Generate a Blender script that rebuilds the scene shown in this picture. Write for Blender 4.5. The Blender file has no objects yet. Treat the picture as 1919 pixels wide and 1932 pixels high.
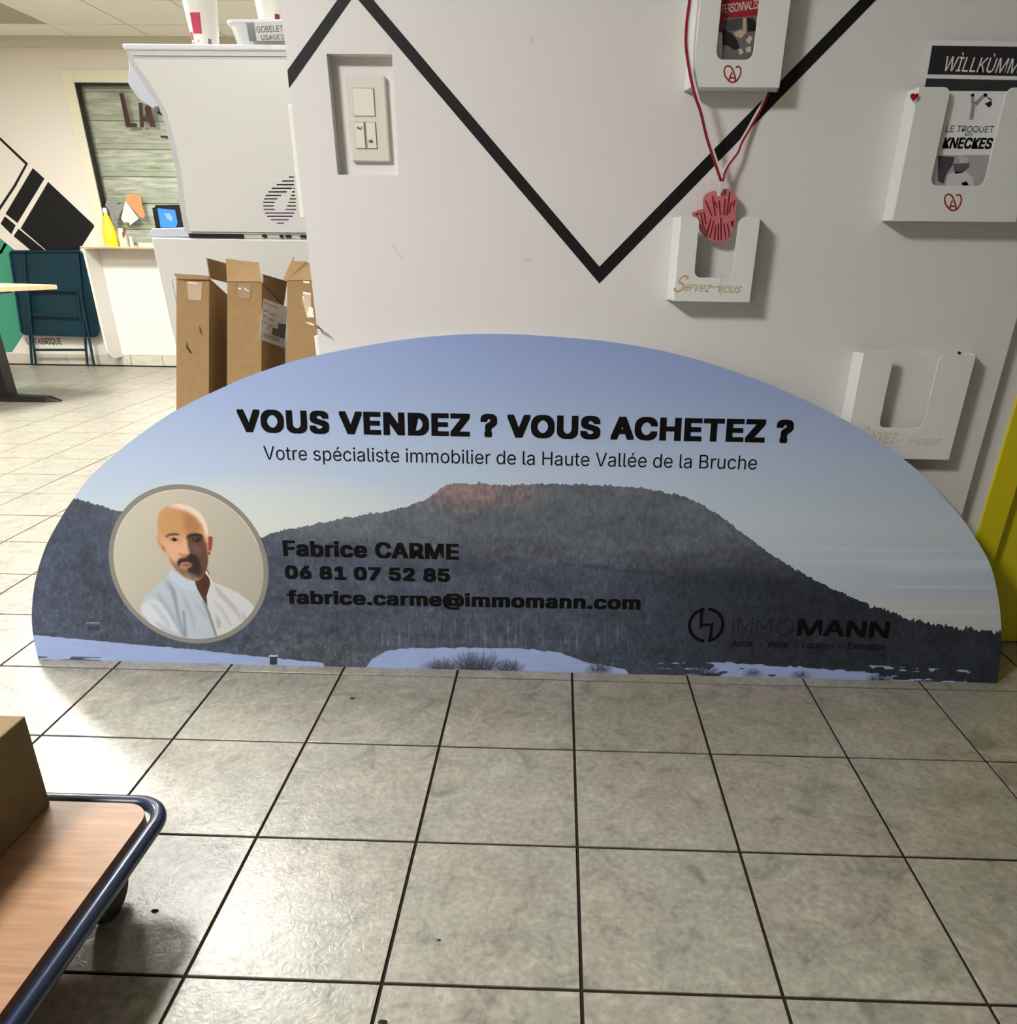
import bpy, bmesh, math, random, os
import numpy as np
from mathutils import Vector, Matrix

random.seed(7)
S = 0.3                      # floor tile pitch in metres
W_IMG, H_IMG = 1919, 1932

# ------------------------------------------------------------------ camera
F_PX, YAW, PITCH, ROLL = 1403.778, 0.0263, 0.4646, 0.0119
CX, CY = 1005.96, 1177.96
CAM = np.array([-0.1975, -5.5032, 3.2858]) * S
cyw, syw, cp_, sp_ = math.cos(YAW), math.sin(YAW), math.cos(PITCH), math.sin(PITCH)
FW = np.array([-syw * cp_, cyw * cp_, -sp_])
_r0 = np.array([cyw, syw, 0.0]); _u0 = np.cross(_r0, FW)
RT = math.cos(ROLL) * _r0 + math.sin(ROLL) * _u0
UP = -math.sin(ROLL) * _r0 + math.cos(ROLL) * _u0
sc = bpy.context.scene
cam_d = bpy.data.cameras.new('camera'); cam = bpy.data.objects.new('camera', cam_d)
sc.collection.objects.link(cam)
cam.matrix_world = Matrix(((RT[0], UP[0], -FW[0], CAM[0]), (RT[1], UP[1], -FW[1], CAM[1]),
                           (RT[2], UP[2], -FW[2], CAM[2]), (0, 0, 0, 1)))
cam_d.sensor_fit = 'HORIZONTAL'; cam_d.sensor_width = 36.0
cam_d.lens = F_PX / W_IMG * 36.0
cam_d.shift_x = (W_IMG / 2 - CX) / W_IMG
cam_d.shift_y = (CY - H_IMG / 2) / W_IMG
cam_d.clip_start = 0.02
sc.camera = cam

# ------------------------------------------------------------------ world, exposure, lamps
wd = bpy.data.worlds.new('world'); sc.world = wd; wd.use_nodes = True
wd.node_tree.nodes['Background'].inputs[0].default_value = (0.8, 0.85, 1.0, 1)
wd.node_tree.nodes['Background'].inputs[1].default_value = 0.05
sc.view_settings.view_transform = 'Standard'; sc.view_settings.look = 'None'
sc.view_settings.gamma = 1.0; sc.view_settings.use_curve_mapping = False
sc.view_settings.exposure = 0.08
# ceiling panel lamps: x, y, strength, colour
LAMPS = [(-1.78, 1.23, 68, (1.0, 0.99, 0.95)), (-3.58, 3.03, 118, (1.0, 0.97, 0.92)), (-1.78, 3.03, 104, (1.0, 0.97, 0.92)),
         (-3.58, 1.23, 52, (1.0, 0.98, 0.93)),
         (-1.78, -1.77, 128, (1.0, 0.985, 0.975)), (-4.18, -1.17, 15, (0.98, 0.98, 1.0))]

def ray(px, py): return FW + RT * ((px - CX) / F_PX) - UP * ((py - CY) / F_PX)
def onY(px, py, Y): d = ray(px, py); return CAM + d * ((Y - CAM[1]) / d[1])
def onZ(px, py, Z=0.0): d = ray(px, py); return CAM + d * ((Z - CAM[2]) / d[2])
def onX(px, py, X): d = ray(px, py); return CAM + d * ((X - CAM[0]) / d[0])
def onP(px, py, A, n): d = ray(px, py); return CAM + d * (float(np.dot(A - CAM, n)) / float(np.dot(d, n)))
def project(P):
    d = P - CAM; z = d @ FW
    return CX + F_PX * (d @ RT) / z, CY - F_PX * (d @ UP) / z, z

# ------------------------------------------------------------------ materials
def lin(c):
    c = [v / 255.0 for v in c]
    return tuple(v / 12.92 if v <= 0.04045 else ((v + 0.055) / 1.055) ** 2.4 for v in c) + (1.0,)
MATS = {}
def mat(name, rgb, rough=0.5, metal=0.0, spec=0.5, noise=None, bump=None, emit=None, coat=0.0, alpha=None, trans=0.0):
    """rgb is an sRGB 0-255 albedo; noise=(scale, amount) gives grain; bump=(scale, strength)"""
    if name in MATS: return MATS[name]
    m = bpy.data.materials.new(name); m.use_nodes = True; nt = m.node_tree; b = nt.nodes['Principled BSDF']
    col = lin(rgb)
    b.inputs['Base Color'].default_value = col; b.inputs['Roughness'].default_value = rough
    b.inputs['Metallic'].default_value = metal; b.inputs['Specular IOR Level'].default_value = spec
    b.inputs['Coat Weight'].default_value = coat
    if trans: b.inputs['Transmission Weight'].default_value = trans
    if alpha is not None: b.inputs['Alpha'].default_value = alpha
    if emit: b.inputs['Emission Color'].default_value = emit[0] + (1,); b.inputs['Emission Strength'].default_value = emit[1]
    g = nt.nodes.new('ShaderNodeNewGeometry')
    if noise:
        n = nt.nodes.new('ShaderNodeTexNoise'); n.inputs['Scale'].default_value = noise[0]; n.inputs['Detail'].default_value = 5
        nt.links.new(g.outputs['Position'], n.inputs['Vector'])
        r = nt.nodes.new('ShaderNodeMapRange'); r.inputs[1].default_value = 0.3; r.inputs[2].default_value = 0.7
        r.inputs[3].default_value = 1 - noise[1]; r.inputs[4].default_value = 1 + noise[1]
        nt.links.new(n.outputs['Fac'], r.inputs[0])
        v = nt.nodes.new('ShaderNodeVectorMath'); v.operation = 'SCALE'; v.inputs[0].default_value = col[:3]
        nt.links.new(r.outputs[0], v.inputs['Scale']); nt.links.new(v.outputs[0], b.inputs['Base Color'])
    if bump:
        n = nt.nodes.new('ShaderNodeTexNoise'); n.inputs['Scale'].default_value = bump[0]; n.inputs['Detail'].default_value = 3
        nt.links.new(g.outputs['Position'], n.inputs['Vector'])
        bp = nt.nodes.new('ShaderNodeBump'); bp.inputs['Strength'].default_value = bump[1]; bp.inputs['Distance'].default_value = 0.002
        nt.links.new(n.outputs['Fac'], bp.inputs['Height']); nt.links.new(bp.outputs[0], b.inputs['Normal'])
    MATS[name] = m; return m

def tile_material():
    m = bpy.data.materials.new('stone_tile'); m.use_nodes = True; nt = m.node_tree; b = nt.nodes['Principled BSDF']
    L = nt.links.new; N = nt.nodes.new
    g = N('ShaderNodeNewGeometry'); oi = N('ShaderNodeObjectInfo')
    off = N('ShaderNodeVectorMath'); off.operation = 'MULTIPLY_ADD'; off.inputs[1].default_value = (1, 1, 1)
    sc_ = N('ShaderNodeVectorMath'); sc_.operation = 'SCALE'; sc_.inputs[0].default_value = (37, 53, 11); L(oi.outputs['Random'], sc_.inputs['Scale'])
    L(g.outputs['Position'], off.inputs[0]); L(sc_.outputs[0], off.inputs[2])
    n1 = N('ShaderNodeTexNoise'); n1.inputs['Scale'].default_value = 16; n1.inputs['Detail'].default_value = 8; n1.inputs['Roughness'].default_value = 0.68; n1.inputs['Distortion'].default_value = 0.7
    L(off.outputs[0], n1.inputs['Vector'])
    cr = N('ShaderNodeValToRGB'); e = cr.color_ramp.elements
    e[0].position = 0.33; e[0].color = lin((118, 115, 106)); e[1].position = 0.68; e[1].color = lin((166, 161, 149))
    x = e.new(0.46); x.color = lin((144, 141, 130)); x = e.new(0.55); x.color = lin((150, 146, 136))
    L(n1.outputs['Fac'], cr.inputs[0])
    # large soft patches: greenish and pinkish
    n2 = N('ShaderNodeTexNoise'); n2.inputs['Scale'].default_value = 5; n2.inputs['Detail'].default_value = 4; L(off.outputs[0], n2.inputs['Vector'])
    cr2 = N('ShaderNodeValToRGB'); e = cr2.color_ramp.elements
    e[0].position = 0.38; e[0].color = (0.94, 1.0, 0.95, 1); e[1].position = 0.62; e[1].color = (1.05, 0.98, 0.96, 1)
    L(n2.outputs['Fac'], cr2.inputs[0])
    mx = N('ShaderNodeMix'); mx.data_type = 'RGBA'; mx.blend_type = 'MULTIPLY'; mx.inputs[0].default_value = 0.75
    L(cr.outputs[0], mx.inputs[6]); L(cr2.outputs[0], mx.inputs[7])
    # thin pale veins
    wv = N('ShaderNodeTexVoronoi'); wv.feature = 'DISTANCE_TO_EDGE'; wv.inputs['Scale'].default_value = 7
    n3 = N('ShaderNodeTexNoise'); n3.inputs['Scale'].default_value = 6; n3.inputs['Detail'].default_value = 5; L(off.outputs[0], n3.inputs['Vector'])
    ad = N('ShaderNodeVectorMath'); ad.operation = 'MULTIPLY_ADD'; ad.inputs[1].default_value = (0.35, 0.35, 0.35)
    L(n3.outputs['Color'], ad.inputs[0]); L(off.outputs[0], ad.inputs[2]); L(ad.outputs[0], wv.inputs['Vector'])
    r = N('ShaderNodeMapRange'); r.inputs[1].default_value = 0.0; r.inputs[2].default_value = 0.018; r.inputs[3].default_value = 0.6; r.inputs[4].default_value = 0
    L(wv.outputs['Distance'], r.inputs[0])
    mm = N('ShaderNodeMath'); mm.operation = 'MULTIPLY'; L(r.outputs[0], mm.inputs[0])
    r2 = N('ShaderNodeMapRange'); r2.inputs[1].default_value = 0.5; r2.inputs[2].default_value = 0.65; L(n2.outputs['Fac'], r2.inputs[0]); L(r2.outputs[0], mm.inputs[1])
    mv = N('ShaderNodeMix'); mv.data_type = 'RGBA'; L(mm.outputs[0], mv.inputs[0]); L(mx.outputs[2], mv.inputs[6]); mv.inputs[7].default_value = lin((168, 162, 150))
    # fine speckle
    n4 = N('ShaderNodeTexNoise'); n4.inputs['Scale'].default_value = 90; n4.inputs['Detail'].default_value = 3; L(off.outputs[0], n4.inputs['Vector'])
    r4 = N('ShaderNodeMapRange'); r4.inputs[1].default_value = 0.3; r4.inputs[2].default_value = 0.7; r4.inputs[3].default_value = 0.80; r4.inputs[4].default_value = 1.16; L(n4.outputs['Fac'], r4.inputs[0])
    vs = N('ShaderNodeVectorMath'); vs.operation = 'SCALE'; L(mv.outputs[2], vs.inputs[0]); L(r4.outputs[0], vs.inputs['Scale'])
    L(vs.outputs[0], b.inputs['Base Color'])
    b.inputs['Roughness'].default_value = 0.31; b.inputs['Specular IOR Level'].default_value = 0.68
    nb = N('ShaderNodeTexNoise'); nb.inputs['Scale'].default_value = 70; nb.inputs['Detail'].default_value = 4; nb.inputs['Distortion'].default_value = 1.2; L(off.outputs[0], nb.inputs['Vector'])
    bp = N('ShaderNodeBump'); bp.inputs['Strength'].default_value = 0.45; bp.inputs['Distance'].default_value = 0.0016
    L(nb.outputs['Fac'], bp.inputs['Height']); L(bp.outputs[0], b.inputs['Normal'])
    return m

def wood_material(name, c1, c2, scale, axis):
    m = bpy.data.materials.new(name); m.use_nodes = True; nt = m.node_tree; b = nt.nodes['Principled BSDF']
    L = nt.links.new; N = nt.nodes.new
    g = N('ShaderNodeNewGeometry'); mp = N('ShaderNodeMapping'); mp.inputs['Scale'].default_value = axis; L(g.outputs['Position'], mp.inputs[0])
    n = N('ShaderNodeTexNoise'); n.inputs['Scale'].default_value = scale; n.inputs['Detail'].default_value = 6; n.inputs['Distortion'].default_value = 0.4; L(mp.outputs[0], n.inputs['Vector'])
    cr = N('ShaderNodeValToRGB'); cr.color_ramp.elements[0].position = 0.3; cr.color_ramp.elements[0].color = lin(c1)
    cr.color_ramp.elements[1].position = 0.7; cr.color_ramp.elements[1].color = lin(c2); L(n.outputs['Fac'], cr.inputs[0])
    L(cr.outputs[0], b.inputs['Base Color']); b.inputs['Roughness'].default_value = 0.42
    return m

M_TILE = tile_material()
WALL = lambda: mat('wall_paint', (223, 220, 218), 0.55, noise=(3, 0.015), bump=(260, 0.12))
FARW = lambda: mat('far_wall_paint', (226, 220, 210), 0.6, bump=(200, 0.1))
WHITE = lambda: mat('white_plastic', (226, 228, 230), 0.35)
GLOSSW = lambda: mat('white_glossy_shell', (222, 221, 217), 0.3, bump=(300, 0.05))
DISP = lambda: mat('dispenser_plastic', (224, 225, 222), 0.4, bump=(350, 0.08))
BLACK = lambda: mat('black_paint', (12, 12, 15), 0.55, spec=.3)
INK = lambda: mat('black_ink', (14, 12, 12), 0.8, spec=.1)
CARD = lambda: mat('corrugated_card', (152, 123, 86), 0.85, noise=(60, 0.05), bump=(90, 0.15), spec=0.2)
CARDIN = lambda: mat('corrugated_card_inside', (138, 108, 72), 0.9, noise=(50, 0.06), spec=0.2)
TEAL = lambda: mat('teal_lacquer', (8, 46, 58), 0.5, spec=.3)
RED = lambda: mat('dark_red_print', (150, 18, 32), 0.5)

# ------------------------------------------------------------------ mesh helpers
COL = sc.collection
WLOC = {}
class MB:
    def __init__(s): s.v = []; s.f = []; s.uv = None
    def add(s, vs, fs):
        o = len(s.v); s.v += [tuple(float(a) for a in v) for v in vs]; s.f += [tuple(i + o for i in f) for f in fs]; return s
    def box(s, a, b):
        x0, y0, z0 = a; x1, y1, z1 = b
        return s.add([(x0, y0, z0), (x1, y0, z0), (x1, y1, z0), (x0, y1, z0), (x0, y0, z1), (x1, y0, z1), (x1, y1, z1), (x0, y1, z1)],
                     [(0, 3, 2, 1), (4, 5, 6, 7), (0, 1, 5, 4), (1, 2, 6, 5), (2, 3, 7, 6), (3, 0, 4, 7)])
    def prism(s, poly, vec):
        n = len(poly); vec = np.array(vec, float); top = [np.array(p, float) + vec for p in poly]
        fs = [tuple(range(n)), tuple(range(2 * n - 1, n - 1, -1))] + [(i, (i + 1) % n, n + (i + 1) % n, n + i) for i in range(n)]
        return s.add(list(poly) + top, fs)
    def face(s, poly): return s.add(poly, [tuple(range(len(poly)))])
    def loft(s, rings, cap=True, closed=True):
        n = len(rings[0]); vs = [p for r in rings for p in r]; fs = []
        for k in range(len(rings) - 1):
            for i in range(n if closed else n - 1):
                a = k * n + i; b2 = k * n + (i + 1) % n; fs.append((a, b2, b2 + n, a + n))
        if cap: fs += [tuple(range(n)), tuple((len(rings) - 1) * n + i for i in range(n - 1, -1, -1))]
        return s.add(vs, fs)
    def tube(s, path, r, n=12, cap=True):
        P = [np.array(p, float) for p in path]; rings = []
        t0 = P[1] - P[0]; up = np.array([0, 0, 1.0]) if abs(t0[2]) < 0.9 * np.linalg.norm(t0) else np.array([1.0, 0, 0])
        for i, p in enumerate(P):
            t = P[min(i + 1, len(P) - 1)] - P[max(i - 1, 0)]; t = t / np.linalg.norm(t)
            a = np.cross(t, up); a /= np.linalg.norm(a); b2 = np.cross(a, t); up = b2
            rr = r[i] if isinstance(r, (list, tuple)) else r
            rings.append([p + rr * (math.cos(2 * math.pi * k / n) * a + math.sin(2 * math.pi * k / n) * b2) for k in range(n)])
        return s.loft(rings, cap)
    def lathe(s, prof, c, n=28, axis='z', cap=True):
        rings = []
        for r, h in prof:
            ring = []
            for k in range(n):
                a = 2 * math.pi * k / n; x, y = r * math.cos(a), r * math.sin(a)
                ring.append((c[0] + x, c[1] + y, c[2] + h) if axis == 'z' else (c[0] + h, c[1] + x, c[2] + y) if axis == 'x' else (c[0] + x, c[1] + h, c[2] + y))
            rings.append(ring)
        return s.loft(rings, cap)
    def build(s, name, m, parent=None, smooth=None, bevel=0.0, seg=2):
        base = WLOC[parent.name] if parent is not None else None
        if base is None:
            A = np.array(s.v); base = (A.min(0) + A.max(0)) / 2; base[2] = A[:, 2].min()
        me = bpy.data.meshes.new(name)
        me.from_pydata([(v[0] - base[0], v[1] - base[1], v[2] - base[2]) for v in s.v], [], s.f)
        bm = bmesh.new(); bm.from_mesh(me); bmesh.ops.recalc_face_normals(bm, faces=bm.faces)
        bm.to_mesh(me); bm.free()
        if s.uv is not None:
            ul = me.uv_layers.new(name='UVMap')
            for lp in me.loops:
                ul.data[lp.index].uv = s.uv[lp.vertex_index]
        if smooth is not None:
            for p in me.polygons: p.use_smooth = True
            me.set_sharp_from_angle(angle=math.radians(smooth))
        me.materials.append(m)
        o = bpy.data.objects.new(name, me); COL.objects.link(o)
        if parent is not None: o.parent = parent; WLOC[o.name] = base
        else: o.location = base; WLOC[o.name] = base
        if bevel:
            md = o.modifiers.new('bevel', 'BEVEL'); md.width = bevel; md.segments = seg; md.limit_method = 'ANGLE'; md.angle_limit = math.radians(40)
            if smooth is None:
                for p in me.polygons: p.use_smooth = True
                md.harden_normals = True
        return o

def tag(o, label=None, cat=None, group=None, kind=None):
    if label: o['label'] = label
    if cat: o['category'] = cat
    if group: o['group'] = group
    if kind: o['kind'] = kind
    return o
def thing(name, loc, label, cat, group=None):
    o = bpy.data.objects.new(name, None); COL.objects.link(o); o.location = [float(a) for a in loc]
    o.empty_display_size = 0.05; WLOC[o.name] = np.array(loc, float)
    return tag(o, label, cat, group)
def struct(o): o['kind'] = 'structure'; return o

# ------------------------------------------------------------------ lettering
FONT = None
try:
    p_ = os.path.join(bpy.utils.system_resource('DATAFILES'), 'fonts', 'Inter.woff2')
    if os.path.exists(p_): FONT = bpy.data.fonts.load(p_)
except Exception:
    FONT = None
ZP = [(.040, .509), (.397, .509), (.397, .458), (.118, .059), (.399, .059), (.399, 0), (.040, 0), (.040, .050), (.320, .450), (.040, .450)]
def text_verts(s, bold=0.0, shear=0.0, space=1.0):
    """regular glyphs; weight is added by laying shifted copies over each other"""
    V, Fc = glyphs(s, shear, space)
    if FONT and 'Z' in s and not shear:          # the outline of this glyph fills badly: replace it
        for i, ch in enumerate(s):
            if ch != 'Z': continue
            P, _ = glyphs(s[:i + 1], shear, space); x1 = P[:, 0].max(); x0 = x1 - .359
            Fc = [f for f in Fc if not all(x0 - .006 < V[k, 0] < x1 + .006 for k in f)]
            n = len(V); V = np.concatenate([V, np.array([(x0 + a - .040, b, 0) for a, b in ZP])]); Fc = Fc + [tuple(n + k for k in q) for q in ((0, 1, 2, 8, 9), (8, 2, 3, 7), (3, 4, 5, 6, 7))]
    if bold > 0:
        Vs, Fs = [], []
        nn = 12 if bold > .02 else 6
        for k in range(nn):
            a = 2 * math.pi * (k + .5) / nn; q = 1 / max(abs(math.cos(a)), abs(math.sin(a)))
            Fs += [tuple(i + len(V) * len(Vs) for i in f) for f in Fc]
            Vs.append(V + np.array([math.cos(a) * q * bold, math.sin(a) * q * bold * (.8 if s.upper() == s else .5), 4e-5 * k]))
        V = np.concatenate(Vs); Fc = Fs
    return V, Fc
def glyphs(s, shear, space):
    cu = bpy.data.curves.new('lettering', 'FONT'); cu.body = s
    if FONT: cu.font = FONT
    cu.shear = shear; cu.space_character = space; cu.resolution_u = 4
    ob = bpy.data.objects.new('lettering_tmp', cu); COL.objects.link(ob)
    bpy.context.view_layer.update()
    me = bpy.data.meshes.new_from_object(ob.evaluated_get(bpy.context.evaluated_depsgraph_get()))
    V = np.array([v.co[:] for v in me.vertices]); Fc = [tuple(p.vertices) for p in me.polygons]
    bpy.data.objects.remove(ob); bpy.data.curves.remove(cu); bpy.data.meshes.remove(me)
    return V, Fc
CAPH = {}
def lettering(name, s, left, right, upv, cap, m, parent, bold=0.0, shear=0.0, space=1.0, lift=0.0):
    """flat printed line from point left to point right (world), capital height cap along upv"""
    V, Fc = text_verts(s, bold, shear, space)
    key = (round(bold, 3), s.upper() == s)
    if key not in CAPH:
        h, _ = text_verts('H' if key[1] else 'Hi', bold); CAPH[key] = (h[h[:, 0] < .3][:, 1].min(), h[h[:, 0] < .3][:, 1].max())
    y0, y1 = CAPH[key]
    left = np.array(left, float); right = np.array(right, float); upv = np.array(upv, float)
    ex = right - left; L = np.linalg.norm(ex); ex /= L; upv = upv / np.linalg.norm(upv)
    nrm = np.cross(ex, upv)
    xs = (V[:, 0] - V[:, 0].min()) / (V[:, 0].max() - V[:, 0].min()) * L
    ys = (V[:, 1] - y0) / (y1 - y0) * cap
    P = left + xs[:, None] * ex + ys[:, None] * upv + nrm * (lift + V[:, 2:3])
    mb = MB(); mb.add(P, Fc)
    o = mb.build(name, m, parent)
    return o
def lettering_px(name, s, l, r, top, Y, m, parent, bold=0.0, shear=0.0, space=1.0):
    """line on a plane y=Y; l, r = pixels of the baseline ends, top = pixel of a capital's top above l"""
    a = onY(*l, Y); b = onY(*r, Y); t = onY(*top, Y)
    return lettering(name, s, a, b, (0, 0, 1), abs(t[2] - a[2]), m, parent, bold, shear, space)
def decal(name, pts, Y, m, parent, th=0.0006):
    return MB().prism([onY(x, y, Y) for x, y in pts], (0, -th, 0)).build(name, m, parent)
def stroke_poly(path, w):
    """closed outline of a polyline of width w, in 2-D"""
    P = [np.array(p, float) for p in path]; l = []; r = []
    for i, p in enumerate(P):
        t = P[min(i + 1, len(P) - 1)] - P[max(i - 1, 0)]; t = t / max(1e-9, np.linalg.norm(t)); n = np.array([-t[1], t[0]]) * w / 2
        l.append(p + n); r.append(p - n)
    return l + r[::-1]

# ================================================================== ROOM
CEIL = 2.452; YF = 5.49          # ceiling height, far wall
XL, XR, YB = -6.58, 3.4, -3.57
YP = 0.225                       # front of the cladding panel
PD = 0.028                       # its thickness
# floor: dark grout bed with raised tiles
fl = struct(MB().box((XL, YB, -0.05), (XR, YF + 0.3, -0.003)).build('floor', mat('dark_grout', (44, 34, 30), 0.9, spec=.1)))
g = 0.0029; bv = 0.0005; hs = S / 2 - g
prof = [(hs, -0.003), (hs, -bv), (hs - bv, 0.0)]
tile_me = None
def tile_mb(cx, cy):
    mb = MB(); rings = []
    for r_, z_ in prof: rings.append([(cx - r_, cy - r_, z_), (cx + r_, cy - r_, z_), (cx + r_, cy + r_, z_), (cx - r_, cy + r_, z_)])
    mb.loft(rings, cap=False); mb.face(rings[-1]); return mb
cells = []
for i in range(-22, 12):
    for j in range(-12, 19):
        cx_, cy_ = (i + .5) * S, (j + .5) * S
        if not (XL < cx_ < XR and YB < cy_ < YF): continue
        px, py, z_ = project(np.array([cx_, cy_, 0.0]))
        vis = z_ > 0 and -150 < px < 2070 and 400 < py < 2150
        if vis and cy_ > 0.3 and px > 620: vis = False       # behind the partition and the board
        if vis and cy_ > 0.2 and cx_ > -0.9: vis = False
        cells.append((0 if vis else 1, math.hypot(cx_ - CAM[0], cy_ - CAM[1]), cx_, cy_))
cells.sort()
rest = MB(); first = None
for k, (h_, d_, cx_, cy_) in enumerate(cells):
    if k < 295 and h_ == 0:
        if first is None:
            first = tile_mb(0, 0).build('tile', M_TILE, fl)
            base_me = first.data; o = first
            # re-centre: mesh built around the world origin
            off = WLOC[fl.name]
            for v in base_me.vertices: v.co += Vector(off)
        else:
            o = first.copy(); COL.objects.link(o); o.parent = fl
        o.location = (cx_ - off[0], cy_ - off[1], -off[2] + random.uniform(-0.0004, 0.0004))
    else:
        t_ = tile_mb(cx_, cy_); rest.add(t_.v, t_.f)
tag(rest.build('outer_tiles', M_TILE, fl), kind='stuff')

# ceiling: board with tiles and lamps between T-bars
XJ, YJ = -3.28, 4.53
ce = struct(MB().box((XL, YB, CEIL + 0.004), (XR, YF + 0.3, CEIL + 0.08)).build('ceiling', mat('ceiling_void', (150, 146, 132), 0.8)))
lamp_cells = {(round((x - XJ) / .6 - .5), round((y - YJ) / .6 - .5)): (x, y, s, c) for x, y, s, c in LAMPS}
ctile = None; M_CT = mat('mineral_tile', (242, 240, 228), 0.85, noise=(150, 0.05), spec=0.2)
M_CTG = mat('grey_mineral_tile', (176, 172, 158), 0.85, noise=(150, 0.05), spec=0.2)
nct = 0
for i in range(-6, 12):
    for j in range(-14, 2):
        if (i, j) in lamp_cells: continue
        cx_, cy_ = XJ + (i + .5) * .6, YJ + (j + .5) * .6
        x0, x1 = max(cx_ - .2955, XL), min(cx_ + .2955, XR); y0, y1 = max(cy_ - .2955, YB), min(cy_ + .2955, YF)
        if x1 - x0 < .05 or y1 - y0 < .05: continue
        full = x1 - x0 > .59 and y1 - y0 > .59
        dark = (i, j) == (-2, 0)
        if full and ctile is not None and not dark:
            o = ctile.copy(); COL.objects.link(o); o.parent = ce; o.location = (cx_ - off2[0], cy_ - off2[1], 0); continue
        o = MB().box((x0, y0, CEIL - 0.004), (x1, y1, CEIL + 0.006)).build('ceiling_tile', M_CTG if dark else M_CT, ce)
        if full and not dark:
            ctile = o; off2 = (cx_, cy_)
grid = MB()
for k in range(-6, 13):
    x = XJ + k * .6
    if XL < x < XR: grid.box((x - .006, YB, CEIL - .001), (x + .006, YF, CEIL + .003))
for k in range(-14, 3):
    y = YJ + k * .6
    if YB < y < YF: grid.box((XL, y - .006, CEIL - .001), (XR, y + .006, CEIL + .003))
grid.build('ceiling_grid', mat('grid_metal', (128, 124, 108), 0.7), ce)
NEAR = ['above the coffee machine side of the passage', 'above the far café table', 'above the far serving hatch side',
        'above the open floor on the left', 'above the trolley', 'above the front left corner']
for k, (x, y, st, c) in enumerate(LAMPS):
    t = thing('ceiling_light', (x, y, CEIL - 0.012), 'square white ceiling light panel ' + NEAR[k], 'light', 'ceiling light panels out of frame')
    fr = MB()
    for a in ((-.297, -.297, .297, -.27), (-.297, .27, .297, .297), (-.297, -.27, -.27, .27), (.27, -.27, .297, .27)):
        fr.box((x + a[0], y + a[1], CEIL - .012), (x + a[2], y + a[3], CEIL + .003))
    fr.build('frame', WHITE(), t)
    MB().box((x - .27, y - .27, CEIL - .008), (x + .27, y + .27, CEIL + .002)).build(
        'diffuser', mat('lamp_diffuser_%d' % k, (230, 230, 225), 0.5, emit=(c, st)), t)

# walls
HX0, HX1, HZ0, HZ1 = -4.063, -1.9, 0.985, 2.239       # hatch opening in the far wall
wb = MB()
wb.box((XL, YF, 0), (HX0, YF + .12, CEIL)).box((HX1, YF, 0), (XR, YF + .12, CEIL)).box((HX0, YF, 0), (HX1, YF + .12, HZ0)).box((HX0, YF, HZ1), (HX1, YF + .12, CEIL))
wall_back = struct(wb.build('wall_back', FARW()))
struct(MB().box((XL - .1, YB - .1, 0), (XL, YF + .12, CEIL)).build('wall_left', FARW()))
struct(MB().box((XR, YB - .1, 0), (XR + .1, YF + .12, CEIL)).build('wall_right', mat('low_bounce_wall', (112, 110, 106), .7)))  # unseen right and front walls, made dark to cut the bounced light
struct(MB().box((XL, YB - .1, 0), (XR, YB, CEIL)).build('wall_front', mat('low_bounce_wall', (112, 110, 106), .7)))
struct(MB().box((XL, YF - .03, 2.375), (XR, YF, CEIL - .004)).build('trim_1', mat('cornice_paint', (206, 201, 184), 0.6)))
# back baseboard of stone tiles
bb = struct(MB().box((XL, YF - .004, 0), (XR, YF, .088)).build('baseboard_back', mat('dark_grout', (52, 42, 38))))
M_SK = mat('skirting_stone', (205, 199, 184), 0.4, noise=(14, 0.08))
x = -5.5
while x < -3.3:
    MB().box((x + .0025, YF - .012, .002), (x + .2975, YF - .002, .090)).build('tile', M_SK, bb); x += .3

# painted shapes on the far wall
Yd = YF - .0002
def mural(name, pts, m): return decal(name, pts, Yd, m, wall_back, 0.001)
mural('painted_square', [(91, 343), (179, 426), (128, 507), (39, 431)], BLACK())
mural('painted_strip', [(62, 317), (84, 337), (33, 421), (10.5, 403.5)], BLACK())
mural('painted_square', [(9.3, 408), (29.8, 425), (21.4, 442), (1, 422)], BLACK())
mural('painted_strip', [(35, 431.5), (112, 494), (103, 510), (25.6, 445.5)], BLACK())
mural('painted_line', [(-40, 221), (0, 258.5), (53, 308.5), (30, 352), (0, 397), (-20, 428), (-24, 424), (-4, 394), (26, 349), (47.5, 310), (0, 264.5), (-43, 225)], BLACK())
mural('painted_hexagon', [(0, 449), (62, 500), (78, 560), (44, 632), (23, 664), (7, 665.5), (-45, 640), (-70, 560), (-52, 470), (-20, 440)], mat('green_paint', (60, 146, 118), 0.5))
mural('painted_line', [(8, 458), (13, 461), (2.5, 480), (-14, 468), (-12, 464), (1, 473)], mat('white_line', (228, 224, 216), 0.6))
lettering_px('lettering', 'LA FABRIQUE', (52, 650), (117, 650), (52, 638), Yd - .0005, mat('grey_ink', (60, 58, 54), 0.5), wall_back, bold=.02)

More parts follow.
